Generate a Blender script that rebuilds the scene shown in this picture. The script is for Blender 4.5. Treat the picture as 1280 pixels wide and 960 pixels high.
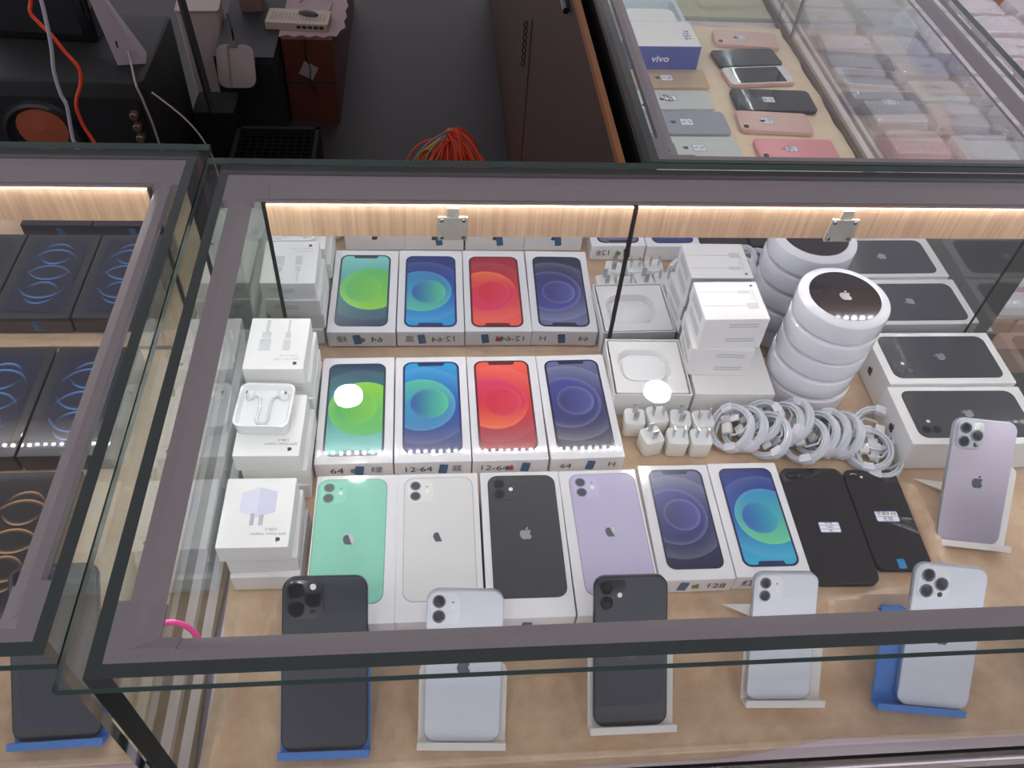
import bpy, bmesh, math, random, re
from mathutils import Matrix, Vector
random.seed(7)
R = math.radians
for o in list(bpy.data.objects): bpy.data.objects.remove(o)
SC = bpy.context.scene
COL = SC.collection

# ------------------------------------------------------------------ camera
CX, CY, CZ, PITCH, ROLL, YAW, FPX = 0.0352, -0.7796, 0.8287, 0.8433, 0.0923, 0.1396, 1052.17
f_ = Vector((math.sin(YAW)*math.cos(PITCH), math.cos(YAW)*math.cos(PITCH), -math.sin(PITCH)))
r_ = Vector((math.cos(YAW), -math.sin(YAW), 0)); u_ = r_.cross(f_)
r2 = math.cos(ROLL)*r_ + math.sin(ROLL)*u_; u2 = -math.sin(ROLL)*r_ + math.cos(ROLL)*u_
cd = bpy.data.cameras.new('camera'); cam = bpy.data.objects.new('camera', cd); COL.objects.link(cam)
cam.matrix_world = Matrix(((r2.x, u2.x, -f_.x, CX), (r2.y, u2.y, -f_.y, CY), (r2.z, u2.z, -f_.z, CZ), (0, 0, 0, 1)))
cd.sensor_width = 36; cd.lens = 36*FPX/1280; cd.clip_start = 0.02; cd.clip_end = 50
SC.camera = cam
SC.view_settings.view_transform = 'Standard'; SC.view_settings.look = 'None'
SC.view_settings.gamma = 1; SC.view_settings.use_curve_mapping = False
SC.view_settings.exposure = 0.22
SC.cycles.transparent_max_bounces = 24; SC.cycles.max_bounces = 10; SC.cycles.glossy_bounces = 6
# ------------------------------------------------------------------ light levels
LED_STRENGTH = 84.0      # the chips of the strips inside the showcases
LAMP_STRENGTH = 130.0    # ceiling downlights and the added fill ones
WORLD = (0.60, 0.57, 0.63, 1.15)
w = bpy.data.worlds.new('world'); SC.world = w; w.use_nodes = True
bg = w.node_tree.nodes['Background']; bg.inputs[0].default_value = (*WORLD[:3], 1); bg.inputs[1].default_value = WORLD[3]

# ------------------------------------------------------------------ materials
def lin(c): return tuple((x/12.92 if x <= .04045 else ((x+.055)/1.055)**2.4) for x in [v/255 for v in c])
_M = {}
def M(name, rgb, rough=.5, metal=0, coat=0, spec=.5, coatr=.04, noise=None, bump=None, sheen=0):
    """noise=(scale, amount) colour variation; bump=(scale, strength)"""
    if name in _M: return _M[name]
    m = bpy.data.materials.new(name); m.use_nodes = True; nt = m.node_tree; b = nt.nodes['Principled BSDF']
    c = lin(rgb)
    b.inputs['Base Color'].default_value = (*c, 1); b.inputs['Roughness'].default_value = rough
    b.inputs['Metallic'].default_value = metal; b.inputs['Coat Weight'].default_value = coat
    b.inputs['Coat Roughness'].default_value = coatr; b.inputs['Specular IOR Level'].default_value = spec
    b.inputs['Sheen Weight'].default_value = sheen
    tc = nt.nodes.new('ShaderNodeTexCoord')
    nz = noise or (40, .03)
    n = nt.nodes.new('ShaderNodeTexNoise'); n.inputs['Scale'].default_value = nz[0]; n.inputs['Detail'].default_value = 4
    nt.links.new(tc.outputs['Object'], n.inputs['Vector'])
    mx = nt.nodes.new('ShaderNodeMix'); mx.data_type = 'RGBA'
    mx.inputs[6].default_value = (*[x*(1-nz[1]) for x in c], 1); mx.inputs[7].default_value = (*[min(1, x*(1+nz[1])) for x in c], 1)
    nt.links.new(n.outputs['Fac'], mx.inputs[0]); nt.links.new(mx.outputs[2], b.inputs['Base Color'])
    if bump:
        n2 = nt.nodes.new('ShaderNodeTexNoise'); n2.inputs['Scale'].default_value = bump[0]; n2.inputs['Detail'].default_value = 3
        nt.links.new(tc.outputs['Object'], n2.inputs['Vector'])
        bp = nt.nodes.new('ShaderNodeBump'); bp.inputs['Strength'].default_value = bump[1]; bp.inputs['Distance'].default_value = .002
        nt.links.new(n2.outputs['Fac'], bp.inputs['Height']); nt.links.new(bp.outputs[0], b.inputs['Normal'])
        if coat: nt.links.new(bp.outputs[0], b.inputs['Coat Normal'])
    _M[name] = m; return m
def emit(name, rgb, s):
    if name in _M: return _M[name]
    m = bpy.data.materials.new(name); m.use_nodes = True; nt = m.node_tree; nt.nodes.clear()
    e = nt.nodes.new('ShaderNodeEmission'); e.inputs[0].default_value = (*rgb, 1); e.inputs[1].default_value = s
    o = nt.nodes.new('ShaderNodeOutputMaterial'); nt.links.new(e.outputs[0], o.inputs[0]); _M[name] = m; return m
def pane(name, tint=(1, 1, 1), f0=.04, rough=0.0, fmax=1.0, body=None):
    """thin clear sheet: transparent mixed with a mirror by Schlick's law"""
    if name in _M: return _M[name]
    m = bpy.data.materials.new(name); m.use_nodes = True; nt = m.node_tree; nt.nodes.clear(); N = nt.nodes.new; L = nt.links.new
    g = N('ShaderNodeNewGeometry'); d = N('ShaderNodeVectorMath'); d.operation = 'DOT_PRODUCT'
    L(g.outputs['Normal'], d.inputs[0]); L(g.outputs['Incoming'], d.inputs[1])
    def mt(op, a, b=None):
        x = N('ShaderNodeMath'); x.operation = op; x.use_clamp = False
        for i, v in enumerate((a, b)):
            if v is None: continue
            if isinstance(v, (int, float)): x.inputs[i].default_value = v
            else: L(v, x.inputs[i])
        return x.outputs[0]
    c = mt('ABSOLUTE', d.outputs['Value']); c = mt('SUBTRACT', 1, c); c = mt('POWER', c, 5); c = mt('MULTIPLY', c, (1-f0)*fmax); c = mt('ADD', c, f0)
    t = N('ShaderNodeBsdfTransparent'); t.inputs[0].default_value = (*tint, 1)
    gl = N('ShaderNodeBsdfGlossy'); gl.inputs['Roughness'].default_value = rough; gl.inputs[0].default_value = (.95, .97, .97, 1)
    mx = N('ShaderNodeMixShader'); L(c, mx.inputs[0]); L(t.outputs[0], mx.inputs[1]); L(gl.outputs[0], mx.inputs[2])
    out = mx.outputs[0]
    if body:
        df = N('ShaderNodeBsdfDiffuse'); df.inputs[0].default_value = (*body[0], 1)
        m2 = N('ShaderNodeMixShader'); m2.inputs[0].default_value = body[1]; L(out, m2.inputs[1]); L(df.outputs[0], m2.inputs[2]); out = m2.outputs[0]
        if len(body) > 2:
            tc = N('ShaderNodeTexCoord'); nn = N('ShaderNodeTexNoise'); nn.inputs['Scale'].default_value = body[2]; nn.inputs['Detail'].default_value = 3
            L(tc.outputs['Object'], nn.inputs[0]); bp = N('ShaderNodeBump'); bp.inputs['Strength'].default_value = .9; bp.inputs['Distance'].default_value = .006
            L(nn.outputs[0], bp.inputs['Height']); L(bp.outputs[0], gl.inputs['Normal'])
    o = N('ShaderNodeOutputMaterial'); L(out, o.inputs[0]); _M[name] = m; return m
def wood(name, c1, c2, axis=(1, 1, 1), scale=60, rough=.45):
    if name in _M: return _M[name]
    m = bpy.data.materials.new(name); m.use_nodes = True; nt = m.node_tree; b = nt.nodes['Principled BSDF']; N = nt.nodes.new; L = nt.links.new
    tc = N('ShaderNodeTexCoord'); mp = N('ShaderNodeMapping'); mp.inputs['Scale'].default_value = axis
    n = N('ShaderNodeTexNoise'); n.inputs['Scale'].default_value = scale; n.inputs['Detail'].default_value = 5; n.inputs['Roughness'].default_value = .65
    cr = N('ShaderNodeValToRGB'); cr.color_ramp.elements[0].color = (*lin(c1), 1); cr.color_ramp.elements[1].color = (*lin(c2), 1)
    cr.color_ramp.elements[0].position = .33; cr.color_ramp.elements[1].position = .67
    L(tc.outputs['Object'], mp.inputs[0]); L(mp.outputs[0], n.inputs['Vector']); L(n.outputs['Fac'], cr.inputs[0]); L(cr.outputs[0], b.inputs['Base Color'])
    b.inputs['Roughness'].default_value = rough; _M[name] = m; return m
def wallpaper(name, bgs, c1s, c2s, L=2.05, c1=(.33, .49, .58), c2=(.46, .475, .33), c0=(.35, .49, .86), rim=.35):
    """printed screen picture: two filled discs and one wide arc over a vertical gradient; UV is in phone widths"""
    m = bpy.data.materials.new(name); m.use_nodes = True; nt = m.node_tree; b = nt.nodes['Principled BSDF']; N = nt.nodes.new; Lk = nt.links.new
    b.inputs['Roughness'].default_value = .25; b.inputs['Coat Weight'].default_value = .6; b.inputs['Coat Roughness'].default_value = .06
    uv = N('ShaderNodeUVMap'); sp = N('ShaderNodeSeparateXYZ'); Lk(uv.outputs[0], sp.inputs[0])
    def ramp(sock, lo, hi, ca, cb, cm=None):
        mr = N('ShaderNodeMapRange'); mr.inputs[1].default_value = lo; mr.inputs[2].default_value = hi; Lk(sock, mr.inputs[0])
        cr = N('ShaderNodeValToRGB'); cr.color_ramp.elements[0].color = (*lin(ca), 1); cr.color_ramp.elements[1].color = (*lin(cb), 1)
        if cm: e = cr.color_ramp.elements.new(.5); e.color = (*lin(cm), 1)
        Lk(mr.outputs[0], cr.inputs[0]); return cr.outputs[0]
    def dist(c):
        v = N('ShaderNodeVectorMath'); v.operation = 'DISTANCE'; Lk(uv.outputs[0], v.inputs[0]); v.inputs[1].default_value = (c[0], c[1]*L, 0); return v.outputs['Value']
    def mix(f, a, bb):
        x = N('ShaderNodeMix'); x.data_type = 'RGBA'; Lk(f, x.inputs[0]); Lk(a, x.inputs[6]); Lk(bb, x.inputs[7]); return x.outputs[2]
    def inside(d, r):
        mr = N('ShaderNodeMapRange'); mr.inputs[1].default_value = r+.006; mr.inputs[2].default_value = r-.006; Lk(d, mr.inputs[0]); return mr.outputs[0]
    def rimf(d, r, wd, s):   # light inner edge falling off inwards
        mr = N('ShaderNodeMapRange'); mr.inputs[1].default_value = r-wd; mr.inputs[2].default_value = r; mr.inputs[3].default_value = 0; mr.inputs[4].default_value = s; Lk(d, mr.inputs[0])
        p = N('ShaderNodeMath'); p.operation = 'POWER'; p.inputs[1].default_value = 2; Lk(mr.outputs[0], p.inputs[0])
        q = N('ShaderNodeMath'); q.operation = 'LESS_THAN'; q.inputs[1].default_value = r; Lk(d, q.inputs[0])
        z = N('ShaderNodeMath'); z.operation = 'MULTIPLY'; Lk(p.outputs[0], z.inputs[0]); Lk(q.outputs[0], z.inputs[1]); return z.outputs[0]
    def white(c=(235, 240, 255)):
        r = N('ShaderNodeRGB'); r.outputs[0].default_value = (*lin(c), 1); return r.outputs[0]
    col = ramp(sp.outputs['Y'], .05, L-.05, *bgs)
    d0, d1, d2 = dist(c0), dist(c1), dist(c2)
    col = mix(rimf(d0, c0[2], .35, rim*1.5), col, white())
    col = mix(inside(d1, c1[2]), col, ramp(sp.outputs['Y'], c1[1]*L-c1[2], c1[1]*L+c1[2], *c1s))
    col = mix(rimf(d1, c1[2], .12, rim*1.6), col, white())
    col = mix(inside(d2, c2[2]), col, ramp(sp.outputs['X'], c2[0]-c2[2], c2[0]+c2[2], *c2s))
    col = mix(rimf(d2, c2[2], .1, rim*1.5), col, white())
    Lk(col, b.inputs['Base Color']); return m
def ringpaper(name, base, ring, L=2.05):
    """dark screen picture with thin bright arcs"""
    m = bpy.data.materials.new(name); m.use_nodes = True; nt = m.node_tree; b = nt.nodes['Principled BSDF']; N = nt.nodes.new; Lk = nt.links.new
    b.inputs['Roughness'].default_value = .2; b.inputs['Coat Weight'].default_value = .5
    uv = N('ShaderNodeUVMap'); sp = N('ShaderNodeSeparateXYZ'); Lk(uv.outputs[0], sp.inputs[0])
    def mt(op, a, c=None):
        x = N('ShaderNodeMath'); x.operation = op
        for i, v in enumerate((a, c)):
            if v is None: continue
            if isinstance(v, (int, float)): x.inputs[i].default_value = v
            else: Lk(v, x.inputs[i])
        return x.outputs[0]
    tot = None
    for (cx, cy, r) in ((.5, .60, .40), (.5, .74, .27), (.5, .38, .42), (.5, .24, .27)):
        v = N('ShaderNodeVectorMath'); v.operation = 'DISTANCE'; Lk(uv.outputs[0], v.inputs[0]); v.inputs[1].default_value = (cx, cy*L, 0); d = v.outputs['Value']
        e = mt('SUBTRACT', r, d)                      # >0 inside
        g = mt('MULTIPLY', mt('EXPONENT', mt('MULTIPLY', mt('ABSOLUTE', e), -70)), mt('GREATER_THAN', e, -.012))
        ang = mt('ABSOLUTE', mt('DIVIDE', mt('SUBTRACT', sp.outputs['Y'], cy*L), r))
        g = mt('MULTIPLY', g, mt('POWER', mt('MINIMUM', ang, 1.0), 3))
        tot = g if tot is None else mt('ADD', tot, g)
    x = N('ShaderNodeMix'); x.data_type = 'RGBA'; Lk(mt('MINIMUM', tot, 1.0), x.inputs[0]); x.inputs[6].default_value = (*lin(base), 1); x.inputs[7].default_value = (*lin(ring), 1)
    Lk(x.outputs[2], b.inputs['Base Color']); return m

# ------------------------------------------------------------------ mesh helpers
class G:
    """collects geometry; several materials by slot"""
    def __init__(s): s.v = []; s.f = []; s.m = []; s.uv = {}
    def add(s, vs, fs, mi=0, mat=None):
        o = len(s.v)
        s.v += [tuple((mat @ Vector(p)) if mat is not None else p) for p in vs]
        s.f += [tuple(i+o for i in f) for f in fs]; s.m += [mi]*len(fs); return s
    def box(s, x0, x1, y0, y1, z0, z1, mi=0, mat=None, edge=None):
        vs = [(x0, y0, z0), (x1, y0, z0), (x1, y1, z0), (x0, y1, z0), (x0, y0, z1), (x1, y0, z1), (x1, y1, z1), (x0, y1, z1)]
        s.add(vs, [(3, 2, 1, 0), (4, 5, 6, 7), (0, 1, 5, 4), (1, 2, 6, 5), (2, 3, 7, 6), (3, 0, 4, 7)], mi, mat)
        if edge is not None:     # edge = (axis, slot): faces not facing that axis get slot
            ax, sl = edge; keep = {'z': (0, 1), 'y': (2, 4), 'x': (3, 5)}[ax]
            for k in range(6):
                if k not in keep: s.m[-6+k] = sl
        return s
    def prism(s, pts, z0, z1, mi=0, mat=None, bev=0, mside=None):
        """pts ccw; optional top/bottom bevel"""
        n = len(pts); levels = []
        if bev:
            k = 3
            for j in range(k+1):
                a = math.pi/2*j/k; levels.append((z0+bev*(1-math.cos(a)) if False else z0+bev*(1-math.sin(math.pi/2-a+0) if False else bev*0), 0)) if False else None
            levels = [(z0, bev), (z0+bev*.3, bev*.3), (z0+bev, 0), (z1-bev, 0), (z1-bev*.3, bev*.3), (z1, bev)]
        else: levels = [(z0, 0), (z1, 0)]
        vs = []
        for z, ins in levels:
            P = inset(pts, ins) if ins else pts
            vs += [(p[0], p[1], z) for p in P]
        fs = [tuple(range(n))[::-1]]; ms = [mi]
        for l in range(len(levels)-1):
            for i in range(n):
                j = (i+1) % n; fs.append((l*n+i, l*n+j, (l+1)*n+j, (l+1)*n+i))
        fs.append(tuple(range((len(levels)-1)*n, len(levels)*n)))
        s.add(vs, fs, mi, mat)
        if mside is not None:
            for k in range(1, len(fs)-1): s.m[-len(fs)+k] = mside
        return s
    def flat(s, pts, z, mi=0, mat=None): return s.add([(p[0], p[1], z) for p in pts], [tuple(range(len(pts)))], mi, mat)
    def lathe(s, prof, n=40, mi=0, mat=None):
        vs = []; fs = []
        for r, z in prof: vs += [(r*math.cos(2*math.pi*i/n), r*math.sin(2*math.pi*i/n), z) for i in range(n)]
        for l in range(len(prof)-1):
            for i in range(n):
                j = (i+1) % n; fs.append((l*n+i, l*n+j, (l+1)*n+j, (l+1)*n+i))
        if prof[0][0] > 1e-6: fs.append(tuple(range(n))[::-1])
        if prof[-1][0] > 1e-6: fs.append(tuple(range((len(prof)-1)*n, len(prof)*n)))
        return s.add(vs, fs, mi, mat)
    def tube(s, pts, r, n=8, mi=0, mat=None, closed=False):
        P = [Vector(p) for p in pts]; N = len(P); vs = []; fs = []
        up = Vector((0, 0, 1)); prev = None
        for i in range(N):
            a = P[(i-1) % N] if (closed or i > 0) else P[i]; b = P[(i+1) % N] if (closed or i < N-1) else P[i]
            t = (b-a).normalized()
            if prev is None:
                x = t.cross(up)
                if x.length < 1e-3: x = t.cross(Vector((1, 0, 0)))
                x.normalize()
            else: x = (prev - t*prev.dot(t)).normalized()
            prev = x; y = t.cross(x)
            rr = r(i/(N-1)) if callable(r) else r
            vs += [tuple(P[i]+rr*(math.cos(2*math.pi*k/n)*x+math.sin(2*math.pi*k/n)*y)) for k in range(n)]
        for i in range(N if closed else N-1):
            for k in range(n):
                a = i*n+k; b = i*n+(k+1) % n; c = ((i+1) % N)*n+(k+1) % n; d = ((i+1) % N)*n+k; fs.append((a, b, c, d))
        if not closed: fs.append(tuple(range(n))[::-1]); fs.append(tuple(range((N-1)*n, N*n)))
        return s.add(vs, fs, mi, mat)
    def obj(s, name, mats, parent=None, loc=None, rot=None, smooth=False, matrix=None, uvs=None):
        me = bpy.data.meshes.new(name); me.from_pydata(s.v, [], s.f)
        if not isinstance(mats, (list, tuple)): mats = [mats]
        for m in mats: me.materials.append(m)
        for p, k in zip(me.polygons, s.m): p.material_index = k
        if uvs:
            ul = me.uv_layers.new(name='UVMap')
            for lp in me.loops: c = me.vertices[lp.vertex_index].co; ul.data[lp.index].uv = uvs(c)
        if smooth:
            me.shade_smooth()
            try: me.set_sharp_from_angle(angle=R(35))
            except Exception: pass
        me.update()
        o = bpy.data.objects.new(name, me); COL.objects.link(o)
        if parent is not None: o.parent = parent
        if matrix is not None: o.matrix_local = matrix
        else:
            if loc: o.location = loc
            if rot: o.rotation_euler = rot
        return o
def inset(pts, d):
    n = len(pts); out = []
    for i in range(n):
        a = Vector(pts[i-1][:2]); b = Vector(pts[i][:2]); c = Vector(pts[(i+1) % n][:2])
        e1 = (b-a).normalized(); e2 = (c-b).normalized(); n1 = Vector((-e1.y, e1.x)); n2 = Vector((-e2.y, e2.x)); m = (n1+n2)
        m = m/max(m.length_squared/2, .3) if m.length > 1e-6 else n1
        out.append((b.x+m.x*d, b.y+m.y*d))
    return out
def rrect(w, l, r, cx=0, cy=0, n=6):
    pts = []
    for sx, sy, a0 in ((1, 1, 0), (-1, 1, 90), (-1, -1, 180), (1, -1, 270)):
        for k in range(n+1):
            a = R(a0+90*k/n); pts.append((cx+sx*(w/2-r)+r*math.cos(a), cy+sy*(l/2-r)+r*math.sin(a)))
    return pts
def circle(r, cx=0, cy=0, n=24): return [(cx+r*math.cos(2*math.pi*k/n), cy+r*math.sin(2*math.pi*k/n)) for k in range(n)]
def thing(name, label, cat, loc=(0, 0, 0), rotz=0, group=None, rot=None, matrix=None):
    o = bpy.data.objects.new(name, None); COL.objects.link(o); o.empty_display_size = .02
    if matrix is not None: o.matrix_world = matrix
    else: o.location = loc; o.rotation_euler = rot or (0, 0, rotz)
    return tag(o, label, cat, group)
def tag(o, label, cat, group=None):
    o['label'] = label; o['category'] = cat
    if group: o['group'] = group
    return o
def struct(o): o['kind'] = 'structure'; return o
def dup(root, label, loc=None, rot=None, matrix=None, group=None):
    r = root.copy(); COL.objects.link(r); r['label'] = label
    if group: r['group'] = group
    if matrix is not None: r.matrix_world = matrix
    else:
        if loc is not None: r.location = loc
        if rot is not None: r.rotation_euler = rot
    for ch in [o for o in bpy.data.objects if o.parent == root]:
        c = ch.copy(); COL.objects.link(c); c.parent = r
        for g in [o for o in bpy.data.objects if o.parent == ch]:
            d = g.copy(); COL.objects.link(d); d.parent = c
    return r
def text_geo(body, size, sx=1.0, mat=None, g=None, thick=None):
    cu = bpy.data.curves.new('t', 'FONT'); cu.body = body; cu.size = size; cu.align_x = 'CENTER'; cu.align_y = 'CENTER'; cu.resolution_u = 2
    if thick: cu.offset = thick
    ob = bpy.data.objects.new('t', cu); COL.objects.link(ob)
    dg = bpy.context.evaluated_depsgraph_get(); me = bpy.data.meshes.new_from_object(ob.evaluated_get(dg))
    vs = [(v.co.x*sx, v.co.y, 0) for v in me.vertices]; fs = [tuple(p.vertices) for p in me.polygons]
    bpy.data.objects.remove(ob); bpy.data.curves.remove(cu); bpy.data.meshes.remove(me)
    g = g or G()
    if vs: g.add(vs, fs, 0, mat)
    return g
T = Matrix.Translation
def RZ(a): return Matrix.Rotation(a, 4, 'Z')
def RX(a): return Matrix.Rotation(a, 4, 'X')
def RY(a): return Matrix.Rotation(a, 4, 'Y')
# the fruit outline with a bite, as printed on the cartons and phones
_P = "M318.7 268.7c-.2-36.7 16.4-64.4 50-84.8-18.8-26.9-47.2-41.7-84.7-44.6-35.5-2.8-74.3 20.7-88.5 20.7-15 0-49.4-19.7-76.4-19.7C63.3 141.2 4 184.8 4 273.5c0 26.2 4.8 53.3 14.4 81.2 12.8 36.7 59 126.7 107.2 125.2 25.2-.6 43-17.9 75.8-17.9 31.8 0 48.3 17.9 76.4 17.9 48.6-.7 90.4-82.5 102.6-119.3-65.2-30.7-61.7-90-61.7-91.9z"
_Q = "M262.1 104.5c27.3-32.4 24.8-61.9 24-72.5-24.1 1.4-52 16.4-67.9 34.9-17.5 19.8-27.8 44.3-25.6 71.9 26.1 2 49.9-11.4 69.5-34.3z"
def svg(path, k=5):
    tok = re.findall(r'[MmCcz]|-?(?:\d+\.\d+|\.\d+|\d+)', path); pts = []; cur = (0, 0); i = 0; cmd = None
    while i < len(tok):
        if tok[i].isalpha(): cmd = tok[i]; i += 1
        if cmd == 'z': break
        if cmd == 'M': cur = (float(tok[i]), float(tok[i+1])); i += 2; pts.append(cur); continue
        a = [float(t) for t in tok[i:i+6]]; i += 6
        if cmd == 'c': a = [a[j]+cur[j % 2] for j in range(6)]
        p0, p1, p2, p3 = cur, a[0:2], a[2:4], a[4:6]
        for q in range(1, k+1):
            t = q/k; s = 1-t; pts.append(tuple(s**3*p0[j]+3*s*s*t*p1[j]+3*s*t*t*p2[j]+t**3*p3[j] for j in (0, 1)))
        cur = tuple(p3)
    out = [((x-192)/448, (256-y)/448) for x, y in pts]
    if (Vector(out[0])-Vector(out[-1])).length < 1e-4: out.pop()
    return out
LB, LL = svg(_P), svg(_Q)
def logo_geo(h, z=0, g=None, mat=None, mi=0):
    g = g or G()
    for P in (LB, LL):
        a = sum(P[i-1][0]*P[i][1]-P[i][0]*P[i-1][1] for i in range(len(P))); Q = P if a > 0 else P[::-1]
        g.prism([(x*h, y*h) for x, y in Q], z, z+.0002, mi, mat)
    return g

CARD = M('white_card', (236, 236, 240), .45, coat=.9, coatr=.05, noise=(30, .015), bump=(60, .04))
CARDM = M('matt_white_card', (238, 237, 236), .55, noise=(30, .012))
PLW = M('white_plastic', (236, 236, 238), .3, coat=.3, noise=(30, .01))
GREY = M('light_grey_ink', (178, 180, 188), .6)
INK = M('dark_ink', (40, 42, 50), .6)
BLUEINK = M('blue_ink', (50, 70, 170), .6)
SILV = M('polished_metal', (200, 200, 205), .22, 1)
MIRINK = M('silver_foil', (180, 184, 192), .3, .9)
BLKP = M('black_plastic', (20, 20, 24), .35, coat=.4)
GLOSSBLK = M('glossy_black', (14, 15, 20), .06, coat=1, coatr=.01, noise=(20, .1))
DARKGL = M('dark_lens_glass', (6, 6, 12), .04, coat=1)
LEDC = emit('led_chip_light', (.98, .985, 1), LED_STRENGTH)

# ------------------------------------------------------------------ the room
FLOOR = M('dark_floor_tiles', (40, 34, 37), .55, noise=(9, .18), bump=(25, .1))
g = G(); g.box(-3.5, 4, -3, 5, -.80, -.78)
struct(g.obj('floor', FLOOR))
g = G(); g.box(-3.5, 4, -3, 5, 2.02, 2.06)
struct(g.obj('ceiling', M('ceiling_paint', (225, 222, 222), .9)))
LAMPM = emit('downlight_glow', (1, .97, .95), LAMP_STRENGTH)
lamps = [(-.266, 1.196), (.852, 1.196), (-2.3, 1.25), (3.0, 1.2), (2.4, .5), (-1.1, -.9), (-.4, -1.3), (.8, -1.3), (.2, -1.0), (1.5, -.9), (-.5, -1.9), (1.1, -1.9)]  # first two show mirrored in the glass; the others are added, unseen fill
for i, (x, y) in enumerate(lamps):
    t = thing('ceiling_downlight_and_fill', 'round white ceiling downlight, from the mirrored pair plus unseen added fill lights', 'ceiling light', (x, y, 2.02), 0, 'ceiling downlights')
    gg = G(); gg.lathe([(.049, 0), (.068, 0), (.068, -.004), (.060, -.010), (.052, -.012), (.049, -.006), (.049, 0)], 32); gg.obj('trim_ring', PLW, t, smooth=True)
    gg = G(); gg.lathe([(.048, -.001), (.048, -.008), (.0, -.010)], 32); gg.obj('diffuser', LAMPM, t)

# ------------------------------------------------------------------ showcases
PANE = pane('clear_glass', (.992, .998, .995), .042)
SPANE = pane('side_glass', (.86, .92, .90), .15, 0, 1.4)
SPOUT = pane('side_glass_outer_face', (.99, 1, 1), .012, 0, .05)
GEDGE = M('green_glass_edge', (14, 34, 34), .12, coat=1, spec=.8, noise=(6, .3))
TEDGE = M('thin_glass_edge', (52, 74, 70), .15, coat=1, noise=(20, .3))
ALU = M('grey_brown_profile', (122, 113, 119), .45, .15, noise=(50, .03))
ALU2 = M('bracket_plastic', (116, 108, 115), .32, coat=.3)
RAILW = wood('ash_veneer', (186, 148, 116), (222, 186, 150), (1, 1, .035), 170, .5)
DARKW = M('dark_edge_band', (64, 46, 40), .5)
MIR = M('mirror_silvering', (232, 233, 236), .0, 1, noise=(5, .0))
SHELF = M('lilac_white_board', (226, 214, 226), .5)
GOLD = M('gold_panel', (214, 170, 60), .22, .9, noise=(12, .25))
CABW = wood('brown_laminate', (54, 35, 30), (64, 44, 37), (1, 1, .1), 14, .5)
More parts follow.
